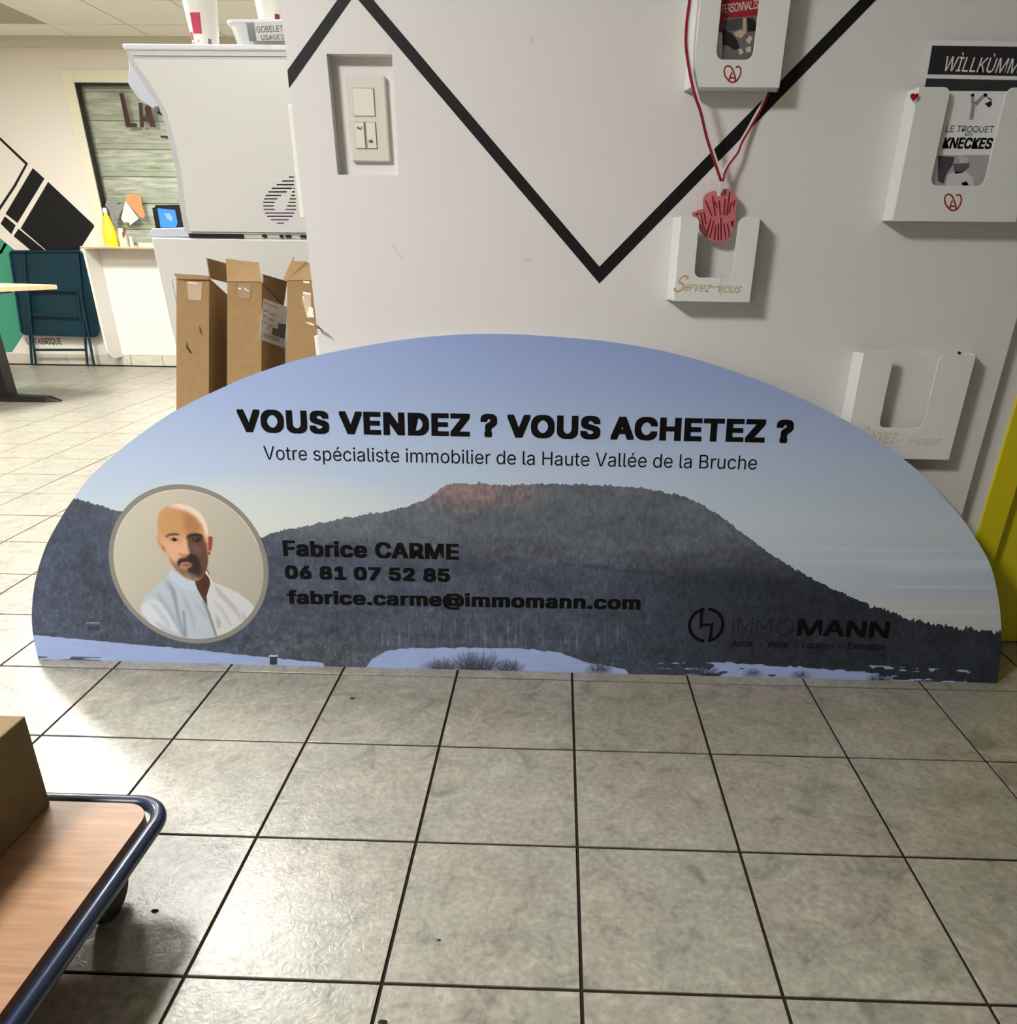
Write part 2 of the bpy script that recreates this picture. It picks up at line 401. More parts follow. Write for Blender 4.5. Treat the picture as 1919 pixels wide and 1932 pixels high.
# hatch: window with shutter, glass, letters
w1 = thing('window_1', (HX0, YF, HZ0), None, None); struct(w1)
M_FR = mat('cream_frame', (226, 222, 200), 0.4)
ix0, iz1 = -3.966, 2.153
f = MB(); Y0, Y1 = YF - .014, YF + .06
f.box((HX0, Y0, HZ0), (ix0, Y1, HZ1)).box((ix0, Y0, iz1), (HX1, Y1, HZ1)).box((HX1 - .09, Y0, HZ0), (HX1, Y1, iz1)).box((ix0, Y0, HZ0), (HX1 - .09, Y1, HZ0 + .012))
f.build('frame', M_FR, w1, bevel=.003)
f = MB(); f.box((ix0, YF - .004, HZ0 + .012), (ix0 + .014, YF + .05, iz1)).box((ix0 + .014, YF - .004, iz1 - .012), (HX1 - .09, YF + .05, iz1))
f.build('gasket', mat('black_rubber', (16, 16, 16), 0.6), w1)
M_GL = bpy.data.materials.new('window_glass'); M_GL.use_nodes = True; nt = M_GL.node_tree
nt.nodes.clear(); o_ = nt.nodes.new('ShaderNodeOutputMaterial'); tr = nt.nodes.new('ShaderNodeBsdfTransparent'); gl = nt.nodes.new('ShaderNodeBsdfGlossy'); mx = nt.nodes.new('ShaderNodeMixShader'); fr = nt.nodes.new('ShaderNodeFresnel')
tr.inputs[0].default_value = (0.98, 0.99, 0.97, 1); gl.inputs['Roughness'].default_value = 0.03
nt.links.new(fr.outputs[0], mx.inputs[0]); nt.links.new(tr.outputs[0], mx.inputs[1]); nt.links.new(gl.outputs[0], mx.inputs[2]); nt.links.new(mx.outputs[0], o_.inputs[0])
YG = YF + .03
MB().box((ix0 + .01, YG, HZ0 + .01), (HX1 - .09, YG + .006, iz1 - .01)).build('pane', M_GL, w1)
lb = onY(240, 240, YG - .001); lt = onY(236, 178, YG - .001)
M_LET = mat('dark_brown_vinyl', (58, 22, 20), 0.5)
def letter(name, pts): decal(name, pts, YG - .0005, M_LET, w1)
letter('lettering', [(225, 176), (233, 176), (246.5, 232.5), (258, 232.5), (259.5, 240), (238, 240)])
letter('lettering', [(261.5, 193), (269, 195), (270.5, 220), (276, 220), (273, 203), (278, 196), (283.5, 199), (294, 240), (283.5, 240), (281, 228.5), (271.5, 228.5), (272, 240), (264.5, 240)])
# roller shutter slats behind the glass
M_SL = wood_material('slat_reflection_streaks', (158, 164, 146), (236, 238, 228), 5, (1, 1, 9))  # pale streaks in the slat colour imitate reflections
M_SL2 = mat('shutter_slat_dull', (190, 196, 178), 0.4, noise=(12, 0.1), metal=0.1)
z = HZ0 - .02; k = 0
while z < iz1 + .02:
    h_ = .155; s_ = MB()
    ys = [YF + .115, YF + .105, YF + .098, YF + .105, YF + .115]
    zs = [z, z + h_ * .2, z + h_ * .5, z + h_ * .8, z + h_]
    s_.prism([(HX0 + .02, y_, z_) for y_, z_ in zip(ys, zs)] + [(HX0 + .02, YF + .12, z + h_), (HX0 + .02, YF + .12, z)], (2.1, 0, 0)).build('slat', M_SL, w1)
    MB().box((HX0 + .02, YF + .100, z + h_ + .003), (HX0 + 2.12, YF + .12, z + h_ + .040)).build('slat', M_SL2, w1, bevel=.003)
    z += h_ + .043
struct(MB().box((HX0, YF + .121, HZ0 - .1), (HX1, YF + .14, HZ1)).build('wall_hatch_back', FARW()))

# ------------------------------------------------------------------ partition wall, cladding panel, door
PX0 = float(onY(540, 100, YP)[0])           # left end of the partition
DX0 = 1.061                                  # door opening starts
pr0 = onY(1865, 792, YP)[0]                  # right edge of the cladding
wall_p = MB().box((PX0, YP + PD, 0), (DX0, YP + .12, CEIL)).box((2.05, YP + PD, 0), (XR, YP + .12, CEIL)).box((DX0, YP + PD, 2.06), (2.05, YP + .12, CEIL)).build('wall_partition', WALL())
struct(wall_p)
a, b = onY(617, 101, YP), onY(752, 331, YP)
hx0 = float((onY(617, 101, YP)[0] + onY(636, 329, YP)[0]) / 2); hx1 = float((onY(740, 103, YP)[0] + onY(752, 331, YP)[0]) / 2)
hz1 = float((onY(617, 101, YP)[2] + onY(740, 103, YP)[2]) / 2); hz0 = float((onY(636, 329, YP)[2] + onY(752, 331, YP)[2]) / 2)
pm = MB(); q = .0004
pm.box((PX0, YP, 0), (hx0, YP + PD, CEIL - .005)).box((hx1, YP, 0), (pr0, YP + PD, CEIL - .005)).box((hx0, YP, 0), (hx1, YP + PD, hz0)).box((hx0, YP, hz1), (hx1, YP + PD, CEIL - .005))
panel = pm.build('cladding_panel', WALL(), wall_p)
stripe = [(542.4, 132.5), (667.8, -43.9), (1131, 503), (1622, 0), (1800, -182), (1826, -175), (1653, 0), (1131, 535), (668.6, -8.7), (545.5, 166.7)]
decal('painted_zigzag', stripe, YP, BLACK(), wall_p, 0.0005)
M_SC = mat('scuff_grey', (213, 209, 206), 0.6)
for pts in ([(733, 95), (741, 84), (743, 86), (736, 96)], [(998, 69), (1004, 68), (1007, 78), (1003, 89), (1000, 80)], [(738, 460), (744, 458), (762, 490), (755, 488)], [(985, 487), (996, 486), (1008, 494), (992, 496)]):
    decal('scuff_mark', pts, YP, M_SC, wall_p, 0.0002)
# corner protector strips at the free edge
def corner(p0, p1, name):
    z1 = onY(*p0, YP)[2]; z0 = onY(*p1, YP)[2]
    struct(MB().box((PX0 - .011, YP + .004, z0), (PX0 - .0005, YP + .09, z1)).build(name, mat('edge_strip_plastic', (236, 235, 226), 0.4), bevel=.003))
corner((545, 196), (575, 412), 'trim_2'); corner((594, 634), (640, 1100), 'trim_3')
# door frame and yellow door
YEL = lambda: mat('yellow_lacquer', (214, 200, 22), 0.4)
d1 = thing('door_1', (DX0, YP + .05, 0), None, None); struct(d1)
MB().box((DX0, YP + .022, 0.0), (DX0 + .066, YP + .12, 2.06)).box((1.984, YP + .012, 0.0), (2.05, YP + .12, 2.06)).box((DX0 + .066, YP + .012, 2.0), (1.984, YP + .12, 2.06)).build('door_frame', YEL(), d1, bevel=.003)
MB().box((DX0 + .068, YP + .045, 0.006), (1.982, YP + .085, 1.998)).build('door_leaf', YEL(), d1)
ln = MB(); ln.tube([(1.90, YP + .04, 1.02), (1.90, YP - .005, 1.02)], .009).tube([(1.90, YP - .005, 1.02), (1.78, YP - .005, 1.02)], .009).build('door_handle', mat('steel', (180, 180, 180), 0.3, metal=1), d1, smooth=40)

# ------------------------------------------------------------------ light switch in the recess
ys_ = YP + PD
sx0 = onY(661, 250, ys_)[0]; sx1 = onY(735, 250, ys_)[0]; sz1 = onY(700, 144, ys_)[2]; sz0 = onY(700, 306, ys_)[2]
sx0, sx1 = float(sx0), float(sx0) + (float(sx1) - float(sx0))
sw = thing('light_switch', ((sx0 + sx1) / 2, ys_, sz0), 'white two-gang light switch in a rectangular cut-out of the wall panel', 'switch')
yb_ = ys_ - .012
MB().prism([(sx0, ys_, sz0), (sx1, ys_, sz0), (sx1, yb_ + .003, sz0 + .002), (sx1 - .003, yb_, sz0 + .012), (sx0 + .003, yb_, sz0 + .012), (sx0, yb_ + .003, sz0 + .002)], (0, 0, 0.0001))
pl = MB(); pl.box((sx0, yb_, sz0), (sx1, ys_, sz1)); pl.build('plate', mat('ivory_switch_plastic', (218, 214, 202), 0.35), sw, bevel=.004, seg=3)
def rocker(p0, p1, name='rocker'):
    A = onY(*p0, yb_); B = onY(*p1, yb_)
    return MB().prism([(A[0], yb_ + .001, A[2]), (A[0], yb_ - .0035, A[2]), (A[0], yb_ - .0018, B[2]), (A[0], yb_ + .001, B[2])], (B[0] - A[0], 0, 0)).build(name, mat('switch_key_plastic', (232, 226, 216), 0.35), sw, bevel=.0006)
gap = mat('switch_gap', (140, 134, 122), 0.6)
for (p0, p1) in (((664, 166), (708.5, 219.5)), ((669, 230), (712, 281))):
    A = onY(*p0, yb_); B = onY(*p1, yb_)
    MB().box((A[0] - .0005, yb_ - .0003, B[2] - .0008), (B[0] + .0010, yb_ + .001, A[2] + .0004)).build('shadow_gap', gap, sw)
rocker((664.5, 167), (708, 219)); ra = rocker((669.5, 231), (690.3, 280)); rb = rocker((690.8, 231), (711.5, 280))
INKG = mat('faded_ink', (80, 76, 72), 0.6)
decal('printed_mark', [(674, 238), (681, 243), (682, 238), (683, 241), (680, 245), (674, 242)], yb_ - .0035, INKG, ra)
decal('printed_mark', [(696, 263), (699, 266), (701, 262), (704, 268), (696, 269)], yb_ - .0035, INKG, rb)

# ------------------------------------------------------------------ wall dispensers
def dispenser(x0, x1, z0, z1, nx0, nx1, nz, label, text_bot=None, d=.046, r=.014, topz=None, ty=.010):
    """open-fronted leaflet box: back plate, tapering sides, bottom, front plate with a U notch"""
    t = thing('leaflet_dispenser', ((x0 + x1) / 2, YP, z0), label, 'dispenser', 'white leaflet dispensers on the panel')
    th = .003; yf = YP - d
    xf0, xf1 = x0 + ty, x1 - ty
    body = MB()
    body.box((x0, YP - th, z0), (x1, YP, z1))
    for s_, xb, xf in ((1, x0, xf0), (-1, x1, xf1)):
        body.prism([(xb, YP, z0), (xf, yf, z0), (xf + s_ * th, yf, z0), (xb + s_ * th, YP, z0)], (0, 0, z1 - z0))
    body.prism([(x0, YP, z0), (x1, YP, z0), (xf1, yf, z0), (xf0, yf, z0)], (0, 0, th))
    bo = body.build('box', DISP(), t, bevel=.0008)
    pts = [(xf0, z0), (xf1, z0), (xf1, z1)]
    def arc(cx, cz, a0, a1, rr): return [(cx + rr * math.cos(math.radians(a0 + (a1 - a0) * k / 5)), cz + rr * math.sin(math.radians(a0 + (a1 - a0) * k / 5))) for k in range(6)]
    pts += arc(nx1 + r, z1 - r, 90, 180, r) + arc(nx1 - r, nz + r, 0, -90, r) + arc(nx0 + r, nz + r, 270, 180, r) + arc(nx0 - r, z1 - r, 0, 90, r) + [(xf0, z1)]
    MB().prism([(x, yf, z) for x, z in pts], (0, -th, 0)).build('front_plate', DISP(), t, bevel=.0007)
    return t, yf - th
def emblem(cx, cy, sc_, Y, parent):
    """pretzel-heart emblem with an A, red strokes"""
    strokes = [[(2, 15), (-3, 15), (-9, 10), (-14, 3), (-16, -6), (-14, -13), (-9, -16), (-3, -14), (1, -7), (5, 4), (6, 14)],
               [(-7, 14), (-5, 6), (-1, -4)], [(-5, 7), (4, 7)],
               [(6, -13), (11, -15), (15, -12), (16, -4), (13, 5), (8, 12), (1, 15.5)]]
    mb = MB()
    for st in strokes:
        P = [onY(cx + a * sc_, cy + b * sc_, Y) for a, b in st]
        for k in range(len(P) - 1):
            o2 = stroke_poly([(P[k][0], P[k][2]), (P[k + 1][0], P[k + 1][2])], .0026 * sc_)
            mb.prism([(u, Y, v) for u, v in o2], (0, -.0004 - .0001 * (k % 2), 0))
    return mb.build('emblem', RED(), parent)

# top one with the red leaflet
d1_, yf1 = dispenser(.190, .383, 1.284, 1.50, .241, .313, 1.329, 'white leaflet dispenser at the top edge holding a red and photo leaflet')
d2_, yf2 = dispenser(.190, .379, .889, 1.056, .240, .323, .938, 'small empty white leaflet dispenser with the red pendant hanging into it')
d3_, yf3 = dispenser(.645, .912, 1.052, 1.287, .712, .822, 1.118, 'wide white leaflet dispenser holding two black and white leaflets, red heart pin at its corner', ty=.004)
d4_, yf4 = dispenser(.638, .914, .541, .784, .718, .822, .616, 'empty white leaflet dispenser lowest on the panel, partly hidden by the board', d=.036)
emblem(1382, 140, 1.0, yf1 - .0002, d1_); emblem(1798, 382, 1.0, yf3 - .0002, d3_)
GOLD = mat('gold_script_ink', (196, 168, 118), 0.5); GOLD2 = mat('faded_gold_ink', (206, 202, 170), 0.5)
lettering_px('lettering', 'S', (1271, 551), (1297, 551), (1271, 519), yf2 - .0005, GOLD, d2_, bold=-.012, shear=.55)
lettering_px('lettering', 'ervez', (1291, 549), (1342, 551), (1291, 531), yf2 - .0005, GOLD, d2_, bold=-.012, shear=.5)
lettering_px('lettering', '-', (1341, 548), (1357, 548), (1341, 532), yf2 - .0005, GOLD, d2_, bold=-.02)
lettering_px('lettering', 'vous', (1355, 552), (1399, 553), (1355, 534), yf2 - .0005, GOLD, d2_, bold=-.012, shear=.5)
decal('crack', [(1362, 519), (1363.2, 519), (1360.5, 557), (1359, 557)], yf2 - .0004, mat('hairline_grey', (196, 192, 186), 0.6), d2_, .0002)
lettering_px('lettering', 'Servez', (1622, 833), (1690, 838), (1622, 805), yf4 - .0005, GOLD2, d4_, bold=-.006, shear=.5)
lettering_px('lettering', '- vous', (1690, 838), (1775, 840), (1690, 822), yf4 - .0005, GOLD2, d4_, bold=-.004, shear=.5)

# leaflets
PAPER = mat('leaflet_paper', (232, 233, 235), 0.35)
ya = YP - .030
def quad(p, Y, th=.0008): return MB().prism([onY(x, y, Y) for x, y in p], (0, th, 0))
# leaflet in the top dispenser
A = onY(1345, 113, ya)
lf1 = thing('leaflet', (.28, ya, 1.29), 'red leaflet with white capitals and a hands-and-stones photo in the top dispenser', 'leaflet')
MB().box((.222, ya, 1.289), (.335, ya + .002, 1.49)).build('sheet', PAPER, lf1)
MB().box((.222, ya - .0007, 1.376), (.335, ya - .0001, 1.488)).build('red_band', RED(), lf1)
lettering('lettering', 'PERSONNALISE', onY(1361, 25.5, ya - .0012), onY(1436, 15, ya - .0012), (0, 0, 1), .0135, mat('white_ink', (228, 222, 220), 0.5), lf1, bold=.0, space=.92)
yb2 = ya - .0004
GR = lambda n, v: mat(n, v, 0.5)
decal('photo_print', [(1363, 36), (1445, 27), (1445, 125), (1363, 125)], yb2, GR('photo_taupe', (112, 102, 100)), lf1, .0004)
decal('photo_print', [(1364, 39), (1402, 33), (1400, 50), (1392, 56), (1364, 60)], yb2 - .0005, GR('photo_slate', (66, 68, 74)), lf1, .0003)
decal('photo_print', [(1363, 55), (1380, 62), (1392, 78), (1395, 90), (1386, 95), (1372, 85), (1363, 86)], yb2 - .0007, GR('photo_black', (20, 18, 20)), lf1, .0003)
decal('photo_print', [(1384, 62), (1398, 56), (1408, 60), (1400, 72), (1390, 70)], yb2 - .0009, GR('photo_skin', (188, 168, 148)), lf1, .0003)
decal('photo_print', [(1402, 34), (1408, 34), (1408, 64), (1402, 66)], yb2 - .0011, GR('photo_skin', (188, 168, 148)), lf1, .0003)
decal('photo_print', [(1409, 34), (1421, 34), (1428, 46), (1428, 58), (1411, 60)], yb2 - .0007, GR('photo_black', (20, 18, 20)), lf1, .0003)
decal('photo_print', [(1407, 76), (1415, 67), (1420, 72), (1414, 83)], yb2 - .0007, GR('photo_pale', (196, 192, 190)), lf1, .0003)
decal('photo_print', [(1393, 94), (1399, 91), (1403, 100), (1396, 104)], yb2 - .0007, GR('photo_pale', (196, 192, 190)), lf1, .0003)
decal('photo_print', [(1407, 90), (1417, 87), (1417, 98), (1408, 99)], yb2 - .0007, GR('photo_pale', (196, 192, 190)), lf1, .0003)
# two leaflets in the right dispenser: tall dark one behind, pale one in front
lf2 = thing('leaflet', (.80, YP - .018, 1.06), 'tall leaflet with white capitals on a black band, rising behind the right dispenser', 'leaflet')
yc = YP - .018
quad([(1752, 75), (1945, 79), (1893, 413), (1690, 408)], yc).build('sheet', PAPER, lf2)
decal('black_band', [(1759, 86), (1963, 89), (1959, 144), (1750, 140)], yc, GR('band_black', (38, 36, 40)), lf2)
decal('black_band', [(1748, 148), (1958, 152), (1956, 180), (1742, 176)], yc, GR('band_dark', (50, 50, 54)), lf2)
WI = mat('white_ink', (228, 222, 220), 0.5)
lettering_px('lettering', 'WÌLLKÙMM', (1781, 134), (1921, 139), (1781, 106), yc - .0008, WI, lf2, bold=.004, shear=.18)
lf3 = thing('leaflet', (.79, YP - .034, 1.06), 'white leaflet with black capitals and grey photo in the right dispenser notch', 'leaflet')
yd = YP - .034
MB().box((.705, yd, 1.058), (.865, yd + .0025, 1.283)).build('sheet', PAPER, lf3)
ye = yd - .0003
for nm, s_, l, r, tp in (('lettering', 'LE TROQUET', (1784, 249), (1874, 250), (1784, 237), ), ('lettering', 'DES', (1820, 256.5), (1834, 256.5), (1820, 251)), ('lettering', 'KNECKES', (1777, 280), (1870, 281), (1777, 259))):
    lettering_px(nm, s_, l, r, tp, ye, INK(), lf3, bold=.03 if s_ == 'KNECKES' else .0, shear=.12 if s_ == 'KNECKES' else 0)
for pts, nm, v in (([(1832, 181), (1836, 178), (1840, 196), (1836, 226), (1829, 226), (1833, 198)], 'sling_grey', (150, 150, 152)),
                   ([(1838, 194), (1856, 177), (1862, 177), (1842, 200)], 'sling_grey', (150, 150, 152)),
                   ([(1832, 178), (1838, 176), (1838, 182), (1832, 182)], 'photo_black', (20, 18, 20)),
                   ([(1857, 176), (1863, 177), (1862, 183), (1856, 182)], 'photo_black', (20, 18, 20)),
                   ([(1858, 196), (1870, 190), (1872, 197), (1866, 203)], 'photo_black', (20, 18, 20)),
                   ([(1864, 183), (1872, 188), (1871, 190), (1863, 185)], 'photo_black', (20, 18, 20)),
                   ([(1772, 293), (1866, 292), (1866, 352), (1768, 352)], 'photo_mid', (170, 168, 172)),
                   ):
    decal('photo_print', pts, ye, GR(nm, v), lf3, .0003)
for pts, nm, v in (([(1770, 294), (1802, 296), (1797, 312), (1786, 328), (1780, 346), (1770, 342)], 'photo_shadow', (72, 68, 78)),
                   ([(1808, 293), (1824, 296), (1826, 306), (1812, 308)], 'photo_pale', (196, 192, 190)),
                   ([(1798, 309), (1830, 308), (1828, 316), (1816, 326), (1802, 328)], 'photo_hat', (96, 92, 96)),
                   ([(1788, 330), (1800, 324), (1822, 324), (1836, 336), (1838, 352), (1784, 352)], 'photo_shirt', (210, 208, 210)),
                   ([(1814, 345), (1824, 342), (1828, 350), (1816, 350)], 'photo_hat', (96, 92, 96))):
    decal('photo_print', pts, ye - .0004, GR(nm, v), lf3, .0003)
# pins
hp = onY(1724, 183, yf3 - .002)
ht = MB(); pts = []
for k in range(24):
    a = 2 * math.pi * k / 24; pts.append((hp[0] + .00048 * 16 * math.sin(a) ** 3, hp[1] + .0, hp[2] + .00048 * (13 * math.cos(a) - 5 * math.cos(2 * a) - 2 * math.cos(3 * a) - math.cos(4 * a))))
tag(ht.prism(pts, (0, -.004, 0)).build('heart_pin', mat('red_enamel', (160, 16, 36), 0.3), bevel=.001), 'small red heart pin on the top left corner of the right dispenser', 'pin')
bp_ = onY(1809, 666, YP)
tag(MB().lathe([(.0034, 0), (.0034, -.004), (.002, -.006)], (bp_[0], YP, bp_[2]), 14, 'y').build('push_pin', BLACK(), smooth=40), 'tiny black push pin in the panel above the lowest dispenser', 'pin')

# lanyard with the pendant
ln = thing('lanyard', onY(1362, 343, .19), 'red and white lanyard with a translucent red pendant hanging over the small dispenser', 'lanyard')
def ribbon(name, pts, Ys, w, m, dx=0):
    L_ = []; 
    P = [onY(x + dx, y, Y) for (x, y), Y in zip(pts, Ys)]
    # resample smoothly
    Q = []
    for k in range(len(P) - 1):
        p0, p1, p2, p3 = P[max(k - 1, 0)], P[k], P[k + 1], P[min(k + 2, len(P) - 1)]
        for u in np.linspace(0, 1, 5)[:-1]:
            Q.append(.5 * ((2 * p1) + (-p0 + p2) * u + (2 * p0 - 5 * p1 + 4 * p2 - p3) * u * u + (-p0 + 3 * p1 - 3 * p2 + p3) * u ** 3))
    Q.append(P[-1]); rings = []
    for k, p in enumerate(Q):
        t = Q[min(k + 1, len(Q) - 1)] - Q[max(k - 1, 0)]; t /= np.linalg.norm(t); n = np.cross(t, [0, 1, 0]); n /= np.linalg.norm(n)
        rings.append([p - n * w / 2, p + n * w / 2, p + n * w / 2 + np.array([0, .0009, 0]), p - n * w / 2 + np.array([0, .0009, 0])])
    return MB().loft(rings).build(name, m, ln)
RIB = mat('red_ribbon', (150, 14, 38), 0.7); RIBW = mat('white_ribbon', (232, 228, 228), 0.7)
left = [(1305, -60), (1301, 0), (1296, 40), (1294, 80), (1297, 110), (1304, 150), (1312, 182), (1323, 215), (1333, 258), (1346, 298), (1356, 328), (1361, 342)]
yl = [.168] * 7 + [.172, .180, .186, .190, .192]
ribbon('ribbon', left, yl, .0052, RIB); ribbon('ribbon', left, [y + .0012 for y in yl], .0052, RIBW, 4.2)
right = [(1452, 165), (1442, 192), (1424, 224), (1412, 246), (1399, 268), (1391, 288), (1376, 308), (1367, 324), (1363, 342)]
yr = [.221, .219, .216, .212, .206, .202, .197, .193, .192]
ribbon('ribbon', right, yr, .0045, RIB, 1.5); ribbon('ribbon', right, [y + .0011 for y in yr], .0045, RIBW, -2.6)
cl = onY(1361, 347, .191)
MB().box((cl[0] - .004, .188, cl[2] - .016), (cl[0] + .004, .194, cl[2] + .004)).build('clasp', mat('clear_clasp', (214, 205, 205), 0.2), ln, bevel=.001)
pend = [(318, 560), (400, 525), (465, 510), (458, 440), (460, 380), (490, 320), (560, 285), (615, 272), (640, 290), (640, 335), (665, 350), (690, 330), (700, 270), (740, 248), (800, 245), (860, 290), (900, 370), (910, 430), (890, 480), (880, 540), (890, 600), (880, 690), (820, 850), (770, 925), (660, 950), (560, 930), (480, 870), (420, 800), (400, 700), (370, 640), (320, 600)]
yp = .198
MP = mat('translucent_red_acrylic', (214, 120, 128), 0.15, alpha=0.8)
po = MB().prism([onY(x / 6.9 + 1260, y / 6.9 + 320, yp) for x, y in pend], (0, .003, 0)).build('pendant', MP, ln)
mb = MB()
for st in ([(490, 405), (530, 500), (575, 608)], [(585, 345), (590, 420), (620, 600)], [(610, 410), (640, 500)], [(665, 400), (685, 590)], [(745, 375), (730, 590)], [(805, 290), (790, 400), (765, 600)],
           [(830, 420), (795, 560)], [(870, 400), (850, 480)], [(560, 640), (500, 870)], [(600, 660), (545, 885)], [(625, 720), (605, 915)], [(660, 700), (655, 925)], [(690, 620), (695, 920)], [(730, 700), (755, 905)],
           [(775, 700), (805, 880)], [(820, 670), (850, 740)], [(430, 560), (460, 730)], [(470, 550), (495, 710)], [(400, 640), (420, 750)], [(360, 585), (400, 575)], [(860, 660), (830, 720)], [(745, 290), (747, 310)]):
    P = [onY(x / 6.9 + 1260, y / 6.9 + 320, yp - .0002) for x, y in st]
    for k in range(len(P) - 1):
        mb.prism([(u, yp - .0002, v) for u, v in stroke_poly([(P[k][0], P[k][2]), (P[k + 1][0], P[k + 1][2])], .0027)], (0, -.0006, 0))
mb.build('engraved_strokes', mat('dark_red_ink', (120, 8, 24), 0.5), po)
# ================================================================== THE BOARD
A0 = np.array([0, .128, 0]) * S; B0 = np.array([0, .715, 2.70]) * S
VV = (B0 - A0) / np.linalg.norm(B0 - A0); NN = np.cross([1.0, 0, 0], VV)      # NN faces the camera side
def sgn(u, v, off=0.0): return A0 + np.array([u, 0, 0]) + VV * v + NN * off
def sgp(px, py): P = onP(px, py, A0, NN); return float(P[0]), float((P - A0) @ VV)
TH = .008
out = [(1.0968, 0), (1.0965, .06), (1.0852, .14), (1.0644, .2225), (1.029, .3093), (.9821, .3743), (.9379, .4255), (.8313, .5242), (.7612, .573), (.6388, .6449), (.4618, .7207),
       (.3019, .7718), (.1758, .8007), (.0632, .8167), (-.0179, .8232), (-.12, .829), (-.2, .8305), (-.2938, .8275), (-.4145, .816), (-.5735, .7885), (-.6804, .7647), (-.7852, .7318), (-.8518, .7052),
       (-.9877, .6431), (-1.1114, .5652), (-1.2167, .4835), (-1.2606, .4340), (-1.2945, .394), (-1.352, .3123), (-1.3885, .238), (-1.4085, .1788), (-1.4215, .1216), (-1.4262, .0667), (-1.4225, 0)]
def smooth_path(P, n=5):
    Q = []
    P = [np.array(p, float) for p in P]
    for k in range(len(P) - 1):
        p0, p1, p2, p3 = P[max(k - 1, 0)], P[k], P[k + 1], P[min(k + 2, len(P) - 1)]
        for u in np.linspace(0, 1, n)[:-1]:
            Q.append(.5 * ((2 * p1) + (-p0 + p2) * u + (2 * p0 - 5 * p1 + 4 * p2 - p3) * u * u + (-p0 + 3 * p1 - 3 * p2 + p3) * u ** 3))
    Q.append(P[-1]); return Q
OUT = smooth_path(out)
sb = thing('advertising_board', (-.163, A0[1], 0), 'wide arched advertising board with mountain photo, bald man portrait and black French lettering', 'sign')

# ---- the printed landscape, worked out texel by texel
TW, THt = 2816, 944
U0, U1, V0, V1 = -1.43, 1.10, 0.0, .832
uu = U0 + (np.arange(TW) + .5) / TW * (U1 - U0); vv = V0 + (np.arange(THt) + .5) / THt * (V1 - V0)
Ug, Vg = np.meshgrid(uu, vv)
Pw = A0[None, None, :] + Ug[..., None] * np.array([1.0, 0, 0]) + Vg[..., None] * VV
Dw = Pw - CAM; zz = Dw @ FW
PX = (CX + F_PX * (Dw @ RT) / zz).astype(np.float32); PY = (CY - F_PX * (Dw @ UP) / zz).astype(np.float32)
del Pw, Dw, zz
rng = np.random.RandomState(3)
def vnoise(X, Y, sx, sy):
    """smooth value noise, cell size sx by sy"""
    gx = X / sx + 1000.37; gy = Y / sy + 1000.71
    ix = np.floor(gx).astype(np.int64); iy = np.floor(gy).astype(np.int64); fx = gx - ix; fy = gy - iy
    fx = fx * fx * (3 - 2 * fx); fy = fy * fy * (3 - 2 * fy); T = NT
    a = T[iy & 255, ix & 255]; b = T[iy & 255, (ix + 1) & 255]; c = T[(iy + 1) & 255, ix & 255]; d = T[(iy + 1) & 255, (ix + 1) & 255]
    return (a * (1 - fx) + b * fx) * (1 - fy) + (c * (1 - fx) + d * fx) * fy
NT = rng.rand(256, 256).astype(np.float32)
def cl(c): return np.array(c, np.float32)
def ramp(x, xs, cs):
    cs = np.array(cs, float); return np.stack([np.interp(x, xs, cs[:, k]) for k in range(3)], -1)
Xi, Yi = PX, PY
# sky
img = ramp(Yi, [620, 740, 860, 930, 990, 1080, 1190], [(142, 160, 212), (158, 176, 218), (180, 196, 224), (190, 204, 224), (200, 211, 222), (190, 201, 218), (186, 192, 202)])
warm = np.clip(1 - ((Xi - 500) / 330) ** 2 - ((Yi - 975) / 90) ** 2, 0, 1)[..., None]
img = img * (1 - warm * .5) + cl((226, 224, 208)) * warm * .5
cloud = np.clip(vnoise(Xi, Yi, 260, 12) - .55, 0, 1) * np.clip((Yi - 1010) / 60, 0, 1) * np.clip((Xi - 1450) / 100, 0, 1)
img += (cloud * 60)[..., None] * cl((1, .95, .88))
pale = np.clip((Yi - 1128 - 4 * (vnoise(Xi, Yi * 0, 40, 9) - .5)) / 6, 0, 1) * (Xi > 1560); pale = pale[..., None]
img = img * (1 - pale * .55) + cl((206, 204, 200)) * pale * .55
# ridge line
rx = [55, 142, 180, 225, 300, 420, 495, 505, 535, 600, 660, 700, 740, 780, 810, 832, 850, 900, 950, 1000, 1050, 1100, 1160, 1220, 1280, 1320, 1360, 1400, 1440, 1500, 1560, 1640, 1700, 1760, 1830, 1895]
ry = [930, 938, 948, 962, 985, 1012, 1012, 1006, 999, 985, 974, 967, 961, 950, 937, 918, 910, 909, 914, 911, 910, 913, 914, 920, 932, 948, 972, 1003, 1033, 1072, 1104, 1138, 1160, 1174, 1186, 1191]
ridge = np.interp(Xi, rx, ry)
jag = (vnoise(Xi, Yi * 0, 3.2, 1) - .5) * 4.5 + (vnoise(Xi, Yi * 0, 9, 1) - .5) * 4
jag = jag * (1 + 1.1 * (Xi > 1640)) + 2
mt = Yi > ridge + jag
